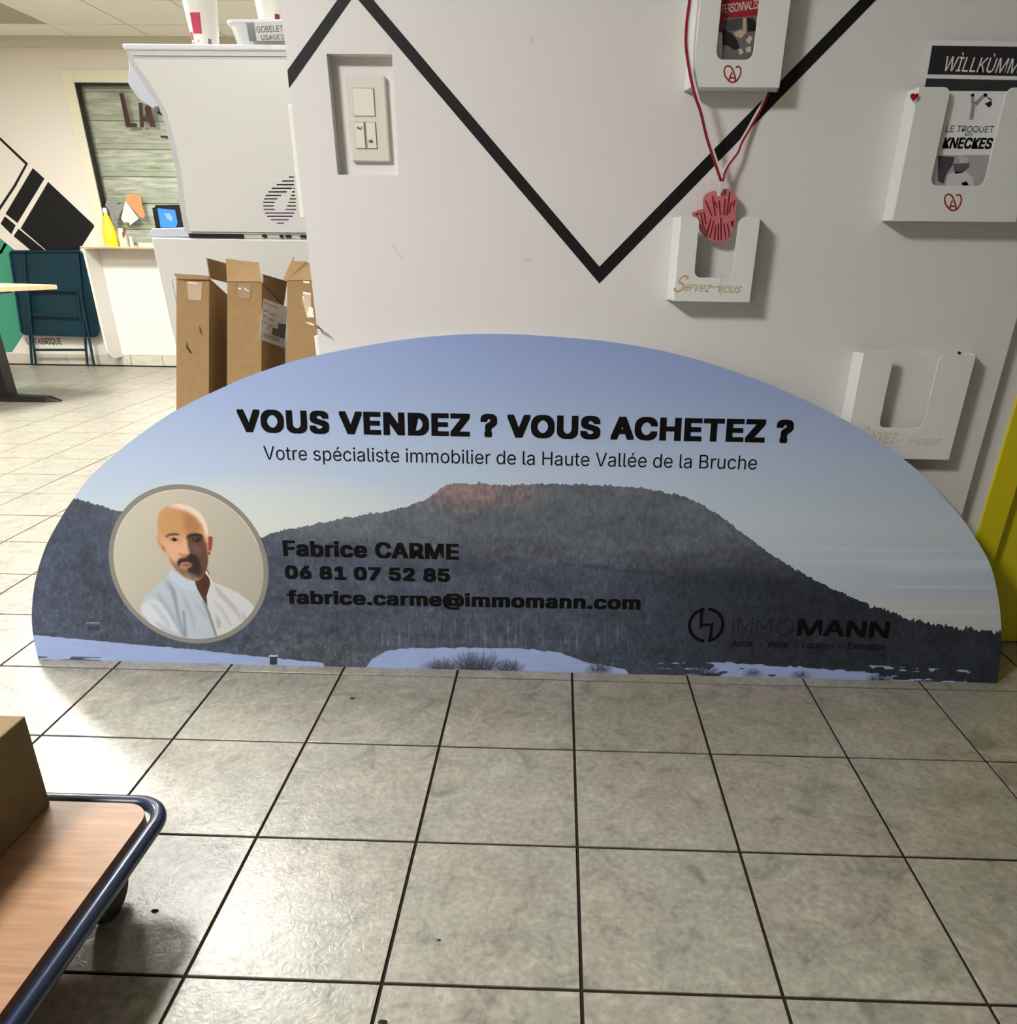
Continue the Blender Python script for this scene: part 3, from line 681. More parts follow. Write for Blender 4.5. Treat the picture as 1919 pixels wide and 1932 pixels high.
# tree texture: streaky in height
t1 = vnoise(Xi, Yi, 2.2, 3.6); t2 = vnoise(Xi + 3 * vnoise(Xi, Yi, 9, 9), Yi, 5, 8); t3 = vnoise(Xi, Yi, 19, 13); t4 = vnoise(Xi, Yi, 60, 34)
tex = (t1 - .5) * .30 + (t2 - .5) * .32 + (t3 - .5) * .26 + (t4 - .5) * .26
tex = tex * np.interp(Yi, [930, 1010, 1060], [.75, .8, 1.15]) + (np.clip(vnoise(Xi, Yi, 7, 5) - .74, 0, 1) * 1.3) * np.clip((Yi - 1040) / 80, 0, 1)
mid = np.interp(Xi, [55, 500, 560, 700, 800, 960, 1050, 1150, 1250, 1350, 1440, 1600], [900, 1000, 1004, 1006, 1010, 1008, 1016, 1030, 1044, 1030, 1026, 1040])
low = np.interp(Xi, [55, 500, 700, 860, 960, 1060, 1160, 1260, 1400, 1600], [960, 1015, 1030, 1040, 1050, 1058, 1070, 1078, 1070, 1090])
m_up = cl((97, 102, 112)); m_mid = cl((88, 92, 104)); m_low = cl((72, 79, 95))
w1_ = np.clip((Yi - mid) / 14 + (t3 - .5) * 1.4, 0, 1)[..., None]; w2_ = np.clip((Yi - low) / 12 + (t3 - .5) * 1.6, 0, 1)[..., None]
mo = m_up * (1 - w1_) + m_mid * w1_; mo = mo * (1 - w2_) + m_low * w2_
rock = np.clip(1.25 - np.abs(Xi - 880) / 120 - np.clip(Yi - 935, 0, 99) / 34 + (t2 - .5) * 1.0, 0, 1)[..., None] * (Xi < 1060)[..., None]
mo = mo * (1 - rock * .8) + cl((154, 126, 124)) * rock * .75
rock2 = (np.clip(1 - np.abs(Xi - 985) / 60 - np.abs(Yi - 940) / 40, 0, 1) * .6)[..., None]; mo = mo * (1 - rock2) + cl((134, 114, 114)) * rock2
lft = np.clip((520 - Xi) / 60, 0, 1)[..., None]; mo = mo * (1 - lft * .6) + cl((72, 80, 98)) * lft * .6
rt = np.clip((Xi - 1080) / 350, 0, 1) * np.clip((Yi - 1030) / 70, 0, 1); mo = mo * (1 - (rt * .36)[..., None])
edge = np.clip(1 - np.abs(Yi - low - 4) / 7, 0, 1) * (Xi > 950) * (Xi < 1300); mo = mo * (1 - (edge * .18 * (t3 > .4))[..., None])
mo = mo * (1 + tex[..., None] * .62)
# bare trees and bushes near the bottom
br = np.interp(Yi, [1150, 1190, 1260], [0, 1, 1])
bush = np.clip(1 - ((Xi - 560) / 110) ** 2 - ((Yi - 1215) / 45) ** 2, 0, 1) + np.clip(1 - ((Xi - 655) / 75) ** 2 - ((Yi - 1225) / 42) ** 2, 0, 1) * 1.3
mo = mo * (1 - np.clip(bush, 0, 1)[..., None] * .5) + cl((84, 86, 92)) * (np.clip(bush, 0, 1) * .5)[..., None] * (1 + tex[..., None])
tr_ = np.clip(vnoise(Xi, Yi, 2.0, 30) - .62, 0, 1) * br * (Xi > 720) * (Xi < 1190) * (Yi < 1228) * .9
mo += (tr_ * 90)[..., None]
img = np.where(mt[..., None], mo, img)
# snow
def between(x, ys, x0, x1): return (Xi > x0) & (Xi < x1)
s_top = np.interp(Xi, [55, 63, 240, 400, 500, 610, 625], [1197, 1198, 1214, 1229, 1240, 1250, 1300]) + (vnoise(Xi, Yi * 0, 12, 1) - .5) * 2
snow = (Yi > s_top) & (Xi < 625)
s2 = np.interp(Xi, [680, 700, 735, 790, 985, 1060, 1100, 1180, 1200], [1275, 1245, 1226, 1222, 1223, 1232, 1248, 1262, 1290]) + (vnoise(Xi, Yi * 0, 10, 1) - .5) * 3
snow |= (Yi > s2) & (Xi > 680) & (Xi < 1200)
s3 = np.interp(Xi, [1230, 1300, 1360, 1460, 1560, 1640, 1700, 1880], [1252, 1251, 1250, 1256, 1262, 1268, 1278, 1290]) + (vnoise(Xi, Yi * 0, 9, 1) - .5) * 5
snow |= (Yi > s3) & (Xi > 1235) & (vnoise(Xi, Yi, 30, 6) > np.interp(Xi, [1240, 1340, 1380, 1620, 1700, 1880], [.6, .35, .08, .12, .55, .62]))
snow |= (np.abs(Yi - 1262 - (Xi - 1700) * .05) < 4) & (Xi > 1640) & (Xi < 1830) & (vnoise(Xi, Yi, 14, 4) > .6)
sc_ = cl((158, 174, 218)) * (1 + .05 * (vnoise(Xi, Yi, 30, 6) - .5))[..., None]
img = np.where(snow[..., None], sc_, img)
# bushes standing in the snow
def shrub(cx_, cy_, w_, h_, n, col, seed):
    r_ = np.random.RandomState(seed)
    sub = (np.abs(Xi - cx_) < w_ * 1.3) & (Yi > cy_ - h_ * 1.2) & (Yi < cy_ + 6)
    x_, y_ = Xi[sub], Yi[sub]; acc = np.zeros_like(x_)
    for _ in range(n):
        a = r_.uniform(-1.15, 1.15); L_ = h_ * r_.uniform(.5, 1.05); bx = cx_ + r_.uniform(-.45, .45) * w_
        ex_, ey_ = bx + math.sin(a) * L_, cy_ - math.cos(a) * L_
        dx, dy = ex_ - bx, ey_ - cy_; t = np.clip(((x_ - bx) * dx + (y_ - cy_) * dy) / (dx * dx + dy * dy), 0, 1)
        d = np.hypot(x_ - bx - t * dx, y_ - cy_ - t * dy); acc = np.maximum(acc, np.clip(1.1 - d, 0, 1) * (1 - .4 * t))
    haze_ = np.clip(1 - ((x_ - cx_) / w_) ** 2 - ((y_ - cy_) / h_) ** 2, 0, 1) * .45
    k = np.clip(acc * .7 + haze_, 0, 1)[:, None]; img[sub] = img[sub] * (1 - k) + cl(col) * k
shrub(900, 1264, 62, 36, 80, (58, 60, 72), 1); shrub(835, 1264, 50, 24, 40, (64, 66, 78), 2); shrub(960, 1265, 36, 24, 30, (62, 64, 76), 3)
shrub(1322, 1272, 40, 24, 34, (58, 62, 74), 4); shrub(1250, 1268, 30, 18, 20, (56, 60, 72), 5); shrub(1420, 1272, 24, 12, 14, (80, 86, 104), 6)
shrub(1510, 1276, 24, 12, 14, (70, 76, 96), 7); shrub(1660, 1286, 30, 18, 22, (50, 54, 66), 8); shrub(1130, 1266, 30, 20, 16, (60, 64, 76), 9)
img[(Yi > 1236 + (Xi - 60) * .032) & (Xi < 190) & (vnoise(Xi, Yi, 40, 3) > .45) & (Yi > 1238)] = (74, 82, 108)
# small shed and sign post
def rect(x0, y0, x1, y1, c): img[(Xi > x0) & (Xi < x1) & (Yi > y0) & (Yi < y1)] = c
rect(165, 1181, 187, 1190, (52, 60, 76)); rect(163, 1174, 188, 1176, (140, 150, 166))
rect(509, 1238, 523, 1254, (52, 56, 62)); rect(508, 1236, 524, 1239, (205, 210, 216))

# ---- the portrait
def inpoly(P, X, Y):
    c = np.zeros(X.shape, bool); j = len(P) - 1
    for i in range(len(P)):
        xi, yi = P[i]; xj, yj = P[j]
        if yi != yj: c ^= ((yi > Y) != (yj > Y)) & (X < (xj - xi) * (Y - yi) / (yj - yi) + xi)
        j = i
    return c
cu_, cv_, R_ = -.9912, .2608, .2065
rr = np.hypot(Ug - cu_, Vg - cv_)
j0 = int((cu_ - R_ - .01 - U0) / (U1 - U0) * TW); j1 = int((cu_ + R_ + .01 - U0) / (U1 - U0) * TW)
i0 = int((cv_ - R_ - .01) / (V1 - V0) * THt); i1 = int((cv_ + R_ + .01) / (V1 - V0) * THt)
x_, y_ = (PX[i0:i1, j0:j1] - 180) * 5.483, (PY[i0:i1, j0:j1] - 900) * 5.483
sub = np.empty(x_.shape + (3,), np.float32); rs = rr[i0:i1, j0:j1]
sub[:] = cl((188, 181, 166)); sub *= (1 + .05 * np.clip((900 - x_) / 900, -1, 1) - .04 * np.clip((y_ - 900) / 700, -1, 1))[..., None]
def boxblur(m, k):
    for ax in (0, 1):
        pad = [(0, 0)] * m.ndim; pad[ax] = (k + 1, k)
        c = np.cumsum(np.pad(m, pad, mode='edge'), axis=ax, dtype=np.float64)
        n_ = m.shape[ax]; m = (np.take(c, np.arange(2 * k + 1, 2 * k + 1 + n_), ax) - np.take(c, np.arange(0, n_), ax)) / (2 * k + 1)
    return m.astype(np.float32)
CLIP = None
def fill(P, c, a=1.0, soft=1, clip=None):
    m = inpoly(P, x_, y_).astype(np.float32)
    if soft: m = boxblur(m, soft)
    if clip is not None: m = m * clip
    m = (m * a)[..., None]; sub[:] = sub * (1 - m) + cl(c) * m
skin = [(640, 470), (648, 400), (680, 340), (740, 300), (800, 278), (870, 268), (950, 288), (1030, 325), (1090, 372), (1130, 430), (1158, 500), (1168, 600), (1168, 700), (1170, 820), (1165, 900), (1150, 960), (1110, 1035), (1060, 1075), (1020, 1072),
        (960, 1060), (890, 1020), (820, 950), (775, 880), (740, 800), (722, 735), (690, 700), (655, 660), (645, 600)]
# neck and shirt first
fill([(1010, 960), (1160, 960), (1200, 1060), (1195, 1110), (1160, 1230), (1160, 1330), (1090, 1250), (1040, 1120)], (74, 44, 38), 1, 1)
shirt_l = [(770, 950), (900, 1015), (1020, 1078), (1060, 1170), (1130, 1290), (1165, 1340), (1210, 1470), (1260, 1650), (1100, 1750), (880, 1720), (640, 1600), (470, 1400), (470, 1330), (500, 1250), (620, 1140), (720, 1040), (765, 1000)]
shirt_r = [(1145, 960), (1190, 1040), (1215, 1085), (1330, 1130), (1480, 1200), (1600, 1290), (1660, 1365), (1560, 1480), (1540, 1560), (1400, 1680), (1250, 1660), (1200, 1450), (1160, 1330), (1150, 1230), (1185, 1120), (1190, 1060), (1140, 1000)]
ml = boxblur(inpoly(shirt_l, x_, y_).astype(np.float32), 1); mr = boxblur(inpoly(shirt_r, x_, y_).astype(np.float32), 1)
fill(shirt_l, (182, 191, 202), 1, 1); fill(shirt_r, (204, 204, 205), 1, 1)
fill([(470, 1330), (560, 1260), (680, 1290), (760, 1400), (860, 1600), (700, 1590), (560, 1520), (470, 1410)], (212, 216, 220), .8, 6, ml)
fill([(770, 955), (900, 1015), (1020, 1078), (1060, 1180), (940, 1170), (800, 1080), (760, 1010)], (188, 201, 214), .9, 2, ml)
for p_, c_, a_ in (([(540, 1280), (640, 1330), (740, 1450), (800, 1580), (740, 1560), (650, 1420)], (176, 184, 196), .6),
                   ([(600, 1480), (700, 1540), (800, 1610), (700, 1590)], (150, 158, 172), .6),
                   ([(750, 1060), (830, 1180), (850, 1300), (880, 1480), (930, 1640), (900, 1640), (840, 1440), (810, 1280), (760, 1130)], (128, 136, 152), .75),
                   ([(640, 1180), (720, 1280), (800, 1400), (890, 1600), (870, 1600), (760, 1420), (650, 1260)], (150, 158, 172), .6),
                   ([(880, 1160), (960, 1300), (1040, 1480), (1020, 1620), (1000, 1500), (930, 1330)], (156, 162, 174), .55),
                   ([(900, 1380), (925, 1380), (945, 1660), (920, 1660)], (112, 120, 138), .7),
                   ([(1000, 1250), (1080, 1330), (1180, 1460), (1150, 1470), (1060, 1360)], (160, 164, 174), .5),
                   ([(700, 1040), (760, 1100), (800, 1200), (740, 1140)], (150, 160, 176), .6)):
    fill(p_, c_, a_, 4, ml)
fill([(1100, 1270), (1140, 1290), (1190, 1420), (1225, 1520), (1262, 1650), (1240, 1650), (1195, 1520), (1150, 1390)], (120, 122, 130), .8, 2)
for p_, c_, a_ in (([(1215, 1090), (1300, 1180), (1450, 1330), (1540, 1500), (1500, 1480), (1400, 1350), (1270, 1220)], (162, 160, 158), .6),
                   ([(1200, 1250), (1300, 1330), (1370, 1440), (1420, 1560), (1390, 1540), (1310, 1420)], (170, 170, 168), .5),
                   ([(1240, 1400), (1290, 1480), (1300, 1560), (1260, 1560)], (150, 148, 150), .6),
                   ([(1520, 1380), (1570, 1480), (1560, 1520), (1530, 1440)], (140, 136, 134), .6)):
    fill(p_, c_, a_, 4, mr)
fill([(1145, 960), (1190, 1040), (1205, 1085), (1190, 1085), (1165, 1020), (1135, 985)], (232, 230, 226), .9, 1)
# ears
fill([(625, 625), (650, 615), (690, 650), (735, 740), (730, 800), (700, 770), (660, 720)], (206, 150, 120), 1, 1)
fill([(680, 670), (715, 720), (725, 780), (695, 730)], (150, 80, 58), .8, 2)
fill([(1160, 620), (1195, 612), (1215, 625), (1210, 700), (1195, 770), (1170, 760)], (150, 70, 50), 1, 1)
fill([(1165, 770), (1190, 780), (1188, 805), (1172, 800)], (96, 60, 48), 1, 1)
ms = boxblur(inpoly(skin, x_, y_).astype(np.float32), 1)
fill(skin, (208, 160, 122), 1, 1)
fill([(640, 470), (655, 380), (740, 305), (880, 330), (960, 420), (980, 560), (900, 600), (700, 600), (650, 560)], (196, 146, 98), .8, 10, ms)
fill([(900, 360), (1010, 370), (1090, 460), (1110, 560), (1000, 600), (930, 560)], (166, 112, 72), .8, 12, ms)
fill([(740, 300), (870, 262), (1000, 300), (1110, 380), (1170, 500), (1178, 640), (1140, 600), (1110, 500), (1040, 410), (940, 350), (850, 320), (780, 310)], (232, 214, 200), .95, 5, ms)
fill([(700, 660), (860, 680), (900, 760), (860, 820), (830, 900), (760, 850), (720, 740)], (222, 176, 146), .7, 8, ms)
fill([(945, 600), (1000, 580), (1090, 590), (1150, 690), (1172, 840), (1160, 960), (1110, 1040), (1000, 1060), (1000, 900), (975, 800), (945, 700)], (84, 58, 46), .92, 5, ms)
fill([(990, 690), (1060, 700), (1120, 760), (1080, 800), (1000, 780)], (120, 90, 76), .6, 7, ms)
fill([(718, 615), (770, 582), (850, 582), (878, 596), (850, 604), (780, 604), (735, 625)], (92, 58, 40), .95, 2, ms)
fill([(940, 640), (960, 600), (1040, 580), (1110, 600), (1118, 640), (1060, 610), (985, 618)], (46, 30, 26), .9, 2, ms)
fill([(760, 640), (800, 625), (860, 635), (868, 655), (820, 665), (770, 655)], (150, 108, 84), .7, 2, ms)
fill([(790, 635), (815, 628), (840, 638), (838, 662), (805, 664)], (28, 18, 16), 1, 1, ms)
fill([(1000, 630), (1070, 625), (1110, 650), (1060, 672), (1010, 665)], (38, 26, 24), .9, 2, ms)
fill([(1015, 632), (1045, 630), (1040, 650), (1018, 652)], (120, 92, 78), .8, 1, ms)
fill([(900, 640), (945, 640), (965, 760), (980, 810), (900, 820), (860, 790), (880, 740)], (226, 174, 138), .8, 4, ms)
fill([(860, 780), (905, 800), (960, 800), (1000, 790), (980, 830), (890, 825)], (150, 90, 66), .6, 3, ms)
fill([(742, 800), (780, 880), (830, 960), (900, 1020), (960, 1060), (1040, 1078), (1120, 1040), (1160, 960), (1160, 860), (1080, 840), (1050, 930), (960, 960), (900, 940), (860, 930), (820, 890), (780, 850)], (96, 66, 50), .65, 6, ms)
fill([(845, 880), (870, 845), (940, 830), (985, 790), (1040, 810), (1085, 870), (1075, 920), (1020, 900), (950, 880), (890, 885), (870, 930), (850, 915)], (44, 30, 26), .95, 3, ms)
fill([(960, 900), (1080, 890), (1100, 960), (1070, 1030), (1000, 1050), (960, 1000), (950, 950)], (40, 30, 28), .85, 5, ms)
fill([(870, 905), (940, 885), (1000, 905), (990, 935), (920, 950), (878, 935)], (176, 116, 98), .85, 2, ms)
fill([(880, 910), (940, 902), (995, 912), (940, 918)], (96, 50, 44), .9, 1, ms)
fill([(940, 1000), (980, 990), (1060, 1020), (1060, 1070), (990, 1070), (940, 1050)], (158, 146, 136), .55, 5, ms)
ringm = (rs > R_ - .0125)[..., None]
sub = np.where(ringm, cl((138, 132, 124)) * np.ones_like(sub), sub)
sub = np.where((rs > R_ - .0145)[..., None] & ~ringm & (y_ < 700)[..., None], cl((216, 210, 200)), sub)
sub += (rng.rand(*sub.shape[:2]).astype(np.float32) - .5)[..., None] * 4
ins = (rs < R_)[..., None]
img[i0:i1, j0:j1] = np.where(ins, sub, img[i0:i1, j0:j1])
img += (rng.rand(THt, TW).astype(np.float32) - .5)[..., None] * 4
img = img * cl((.965, .97, .965))
px_ = np.ones((THt, TW, 4), np.float32); px_[..., :3] = np.clip(img / 255.0, 0, 1)
im = bpy.data.images.new('board_print', TW, THt); im.pixels.foreach_set(px_.ravel()); im.update(); im.pack()
del px_, img, Ug, Vg, PX, PY, Xi, Yi, rr
mp = bpy.data.materials.new('printed_board_face'); mp.use_nodes = True; nt = mp.node_tree; b_ = nt.nodes['Principled BSDF']
ti = nt.nodes.new('ShaderNodeTexImage'); ti.image = im; ti.extension = 'EXTEND'; nt.links.new(ti.outputs[0], b_.inputs['Base Color'])
b_.inputs['Roughness'].default_value = 0.38; b_.inputs['Specular IOR Level'].default_value = 0.4
core = MB().prism([sgn(u, v, -.0003) for u, v in OUT], -NN * TH); core.build('panel', mat('white_composite', (222, 224, 228), 0.5), sb)
face = MB(); face.face([sgn(u, v, 0) for u, v in OUT]); face.uv = [((u - U0) / (U1 - U0), (v - V0) / (V1 - V0)) for u, v in OUT]
face.build('printed_face', mp, sb)
LIFT = .0006
def sline(name, s, l, r, cap, m=None, bold=0.0, space=1.0, shear=0.0):
    return lettering(name, s, sgn(*l), sgn(*r), VV, cap, m or INK(), sb, bold, shear, space, LIFT)
sline('lettering', 'VOUS VENDEZ ? VOUS ACHETEZ ?', (-.835, .5965), (.511, .5935), .0535, bold=.041, space=1.07)
sline('lettering', 'Votre spécialiste immobilier de la Haute Vallée de la Bruche', (-.776, .5318), (.4317, .5296), .0325, bold=-.004)
sline('lettering', 'Fabrice CARME', (-.7435, .2925), (-.2953, .2925), .0400, bold=.041, space=1.07)
sline('lettering', '06 81 07 52 85', (-.7424, .2335), (-.3188, .2345), .0345, bold=.041, space=1.05)
sline('lettering', 'fabrice.carme@immomann.com', (-.7414, .1680), (.169, .1735), .0350, bold=.041, space=1.07)
tk = MB()
def thin(P, w=.0014):
    for a_, b_ in zip(P[:-1], P[1:]):
        tk.face([sgn(u, v, LIFT) for u, v in stroke_poly([a_, b_], w)])
thin([(.408, .116), (.408, .156)])
for o_ in (.4215, .4690): thin([(o_, .116), (o_, .1565), (o_ + .0175, .130), (o_ + .035, .1565), (o_ + .035, .116)])
thin([(.5415 + .0205 * math.cos(a), .1362 + .0205 * math.sin(a)) for a in np.linspace(0, 2 * math.pi, 33)])
tk.build('lettering', INK(), sb)
sline('lettering', 'MANN', (.5720, .1155), (.8041, .1140), .0430, bold=.024)
sline('lettering', 'Achat  -  Vente  -  Location  -  Estimation', (.4090, .0822), (.7994, .0822), .0170, bold=.004)
lg = MB(); lc, lv, ro, ri = .3395, .137, .0465, .0385
def arcseg(a0, a1):
    n = 28; o1 = []; o2 = []
    for k in range(n + 1):
        a = math.radians(a0 + (a1 - a0) * k / n); o1.append(sgn(lc + ro * math.cos(a), lv + ro * math.sin(a), LIFT)); o2.append(sgn(lc + ri * math.cos(a), lv + ri * math.sin(a), LIFT))
    for k in range(n): lg.add([o1[k], o1[k + 1], o2[k + 1], o2[k]], [(0, 1, 2, 3)])
arcseg(-80, 88); arcseg(100, 268)
def lq(P): lg.face([sgn(lc + a, lv + b, LIFT) for a, b in P])
lq([(-.0095, .038), (-.0175, .034), (-.0170, -.010), (-.0100, -.010)]); lq([(-.0095, .0040), (.018, .0040), (.018, -.0030), (-.0095, -.0030)]); lq([(.0110, .0030), (.018, .0100), (.0180, -.034), (.0090, -.038)])
lg.build('logo_emblem', INK(), sb)

# ================================================================== CARDBOARD BOXES leaning on the cabinet
TH24 = math.radians(24); LY0 = .15
DL = np.array([0, math.sin(TH24), math.cos(TH24)]); NL = np.array([0, -math.cos(TH24), math.sin(TH24)]); AL = np.array([0, LY0, 0])
def lp(x, s, d=0.0): return AL + np.array([x, 0, 0]) + DL * s - NL * d      # s along the slope, d into the box
def lps(px, py): P = onP(px, py, AL, NL); return float(P[0]), float((P - AL) @ DL)
def tall_box(x0, x1, top_s, depth, name_label, s0=.0):
    z_lift = depth * math.sin(TH24)         # back bottom edge would dip: raise so that the lowest corner meets the floor
    t = thing('cardboard_box', ((x0 + x1) / 2, LY0 + .05, 0), name_label, 'box', 'tall flattened cardboard boxes leaning on the cabinet')
    s0 = depth * math.tan(TH24) * 1.0
    w = .004; b = MB()
    def wall(P, v): b.prism(P, v)
    s0f = s0; 
    wall([lp(x0, s0f), lp(x1, s0f), lp(x1, top_s), lp(x0, top_s)], -NL * w)                       # front
    wall([lp(x0, s0f, depth - w), lp(x1, s0f, depth - w), lp(x1, top_s - .004, depth - w), lp(x0, top_s - .004, depth - w)], -NL * w)
    wall([lp(x1 - w, s0f, w), lp(x1 - w, s0f, depth - w), lp(x1 - w, top_s, depth - w), lp(x1 - w, top_s, w)], (w, 0, 0))
    wall([lp(x0, s0f, w), lp(x0, s0f, depth - w), lp(x0, top_s, depth - w), lp(x0, top_s, w)], (w, 0, 0))
    wall([lp(x0 + w, s0f, w), lp(x1 - w, s0f, w), lp(x1 - w, s0f, depth - w), lp(x0 + w, s0f, depth - w)], DL * w)
    b.build('carton', CARD(), t)
    return t
def flap(t, P, th=.003, m=None, n=None):
    P = [np.array(p, float) for p in P]; nn_ = np.cross(P[1] - P[0], P[2] - P[0]); nn_ /= np.linalg.norm(nn_)
    return MB().prism(P, nn_ * th).build('flap', m or CARD(), t)
x0a, sa = lps(333, 522); x1a, _ = lps(396, 526); sa = (sa + lps(396, 526)[1]) / 2
x0b, sb_ = lps(429, 532); x1b, _ = lps(494, 535); x0c, sc2 = lps(542, 530); x1c = -.664
x0a = -1.102; x1a = -1.012
DEP = .16
bxa = tall_box(x0a, x1a, sa, DEP, 'leftmost tall brown cardboard box, torn on its front, leaning back behind the board')
bxb = tall_box(x0b, x1b, sb_, DEP + .02, 'middle tall brown cardboard box with white shipping label and raised top flap')
bxc = tall_box(x0c, x1c, sc2, DEP, 'rightmost tall brown cardboard box with shiny loose tape, beside the wall edge')
def lq3(P, d=0.0): return [lp(*lps(x, y), d) for x, y in P]
flap(bxa, lq3([(331, 518), (352, 520), (378, 521), (396, 523), (397, 530), (336, 528)], -.004), .004)
# a's open top right flap stands up beside b
f1 = lp(x1a, sa, .03); f2 = lp(x1a + .002, sa, DEP)
flap(bxa, [onY(395, 525, f1[1]), onY(434, 535, f2[1]), onY(428, 498, f2[1] + .01), onY(389, 487, f1[1] + .02)], .003)
flap(bxb, [lp(x0b, sb_), lp(x1b, sb_), onY(488, 496.5, .60), onY(462, 494, .60), onY(427, 489, .60)], .003)
g1 = lp(x1b, sb_, .01); g2 = lp(x1b, sb_, DEP + .02)
flap(bxb, [lp(x1b, sb_, .006), lp(x1b, sb_, DEP), onY(540, 530, lp(x1b, sb_, DEP)[1]), onY(495, 517, lp(x1b, sb_, .02)[1])], .003, CARDIN())
flap(bxc, [lp(x0c, sc2), lp(x1c, sc2), onY(584, 499, .60), onY(577, 495, .60), onY(552, 494, .60)], .003)
flap(bxc, [lp(x0c, sc2, .002), onY(553, 494, .604), onY(555, 486, .63), onY(548, 500, .64), onY(541, 515, .62), onY(536, 528, .60)], .002, CARDIN())
TAPE = mat('clear_tape', (160, 132, 95), 0.3); TAPEW = mat('shiny_tape', (240, 232, 214), 0.1, coat=1.0)
def ldecal(t, P, m, nm='tape', d=-.0006): return MB().prism(lq3(P, d), NL * .0005).build(nm, m, t)
ldecal(bxa, [(352, 531), (382, 533), (380, 567), (356, 566)], TAPE)
ldecal(bxa, [(356, 532.5), (373, 534), (373, 536.5), (356, 535)], TAPEW, 'tape', -.0014)
ldecal(bxa, [(376, 613), (380, 622), (382, 634), (377, 625)], mat('dark_tear', (78, 54, 34), 0.9), 'tear')
ldecal(bxa, [(353, 645), (356, 655), (364, 668), (358, 666), (351, 656)], mat('dark_tear', (78, 54, 34), 0.9), 'tear')
ldecal(bxb, [(450, 534), (474, 537), (472, 565), (450, 562)], mat('tape_stain', (134, 104, 68), 0.5), 'tape')
ldecal(bxb, [(451, 543), (456, 544), (454, 547), (450, 546)], TAPEW, 'tape', -.0014); ldecal(bxb, [(461, 543), (470, 549), (470, 551), (461, 546)], TAPEW, 'tape', -.0014)
ldecal(bxc, [(572, 530), (584, 531), (584, 535), (573, 534)], TAPEW)
ldecal(bxc, [(572, 550), (587, 553), (588, 600), (580, 600), (571, 568)], TAPE)
ldecal(bxc, [(572, 551), (587, 554), (587, 557), (572, 555)], TAPEW, 'tape', -.0014); ldecal(bxc, [(570, 560), (573, 559), (576, 565), (573, 566)], TAPEW, 'tape', -.0014)
ldecal(bxc, [(584, 578), (591, 582), (593, 600), (579, 597)], TAPEW, 'tape', -.0014)
ldecal(bxc, [(575, 608), (585, 609), (594, 613), (593, 615), (584, 612)], TAPEW, 'tape', -.0014)
MB().prism([onY(593, 612, .21), onY(600, 614, .2), onY(608, 622, .2), onY(611, 628, .2), onY(603, 621, .2), onY(596, 620, .21)], (0, .0006, 0)).build('tape', mat('torn_tape_end', (120, 100, 76), .3), bxc)
# shipping label on b's right side
xs_ = x1b + .0006
def sd(P, dx=0.0): return [onX(x, y, xs_ + dx) for x, y in P]
lbp = [(497, 563), (542, 579), (537, 657), (489, 640)]
MB().prism(sd(lbp), (.0006, 0, 0)).build('shipping_label', mat('label_paper', (216, 212, 214), 0.5), bxb)
LK = mat('label_ink', (58, 50, 62), 0.5); LG = mat('label_grey_ink', (140, 136, 140), 0.5)
mb = MB(); mb.prism(sd([(515, 618), (525, 621), (526, 610), (540, 612), (537, 640), (513, 631)], .0008), (.0004, 0, 0)); mb.build('label_print', LK, bxb)
mb = MB()
for (x, y, w, h_) in [(498, 570, 10, 3), (510, 575, 14, 3), (497, 584, 8, 4), (508, 590, 12, 4), (496, 594, 7, 4), (507, 600, 10, 4), (496, 606, 8, 4), (506, 612, 8, 4), (503, 617, 3, 6)]:
    mb.prism(sd([(x, y), (x + w, y + w * .36), (x + w, y + w * .36 + h_ * .55), (x, y + h_ * .55)], .0008), (.0004, 0, 0))
for k in range(14):
    x = 496 + k * 2.3; mb.prism(sd([(x, 627 + (x - 496) * .36), (x + 1.1, 627.4 + (x - 496) * .36), (x + 1.1, 636 + (x - 496) * .36), (x, 635.6 + (x - 496) * .36)], .0008), (.0004, 0, 0))
mb.build('label_print', LG, bxb)

# ================================================================== MACHINE ON ITS CABINET
YM = .85; MD = .42
def my(P, Y=YM): return [onY(x, y, Y) for x, y in P]
cab = thing('cabinet', (-1.0, YM, 0), 'white tapered base cabinet under the big white machine', 'cabinet')
tl_, tr_c = onY(284, 449, YM), onY(620, 452, YM)
zt = float((tl_[2] + onY(500, 449, YM)[2]) / 2)
XCL = float(tl_[0]); XR2 = -.40
MB().prism([(XCL, YM, zt), (XR2, YM, zt), (XR2, YM, 0), (-1.245, YM, 0), (-1.275, YM, .35)], (0, MD + .1, 0)).build('carcass', GLOSSW(), cab, bevel=.006)
pA = onY(326, 527, YM); pB = onY(347, 660, YM)
dz_ = float(pA[2])
MB().box((float(pA[0]), YM - .004, .06), (XR2 - .03, YM + .002, dz_)).build('door', GLOSSW(), cab, bevel=.0015)
MB().box((float(pA[0]) - .0025, YM - .0008, .058), (float(pA[0]), YM + .001, dz_)).build('door_gap', mat('gap_grey', (96, 96, 92), 0.7), cab)
MB().box((XCL + .07, YM - .0008, dz_), (XR2 - .03, YM + .001, dz_ + .0018)).build('door_gap', mat('gap_pale', (196, 194, 186), 0.7), cab)

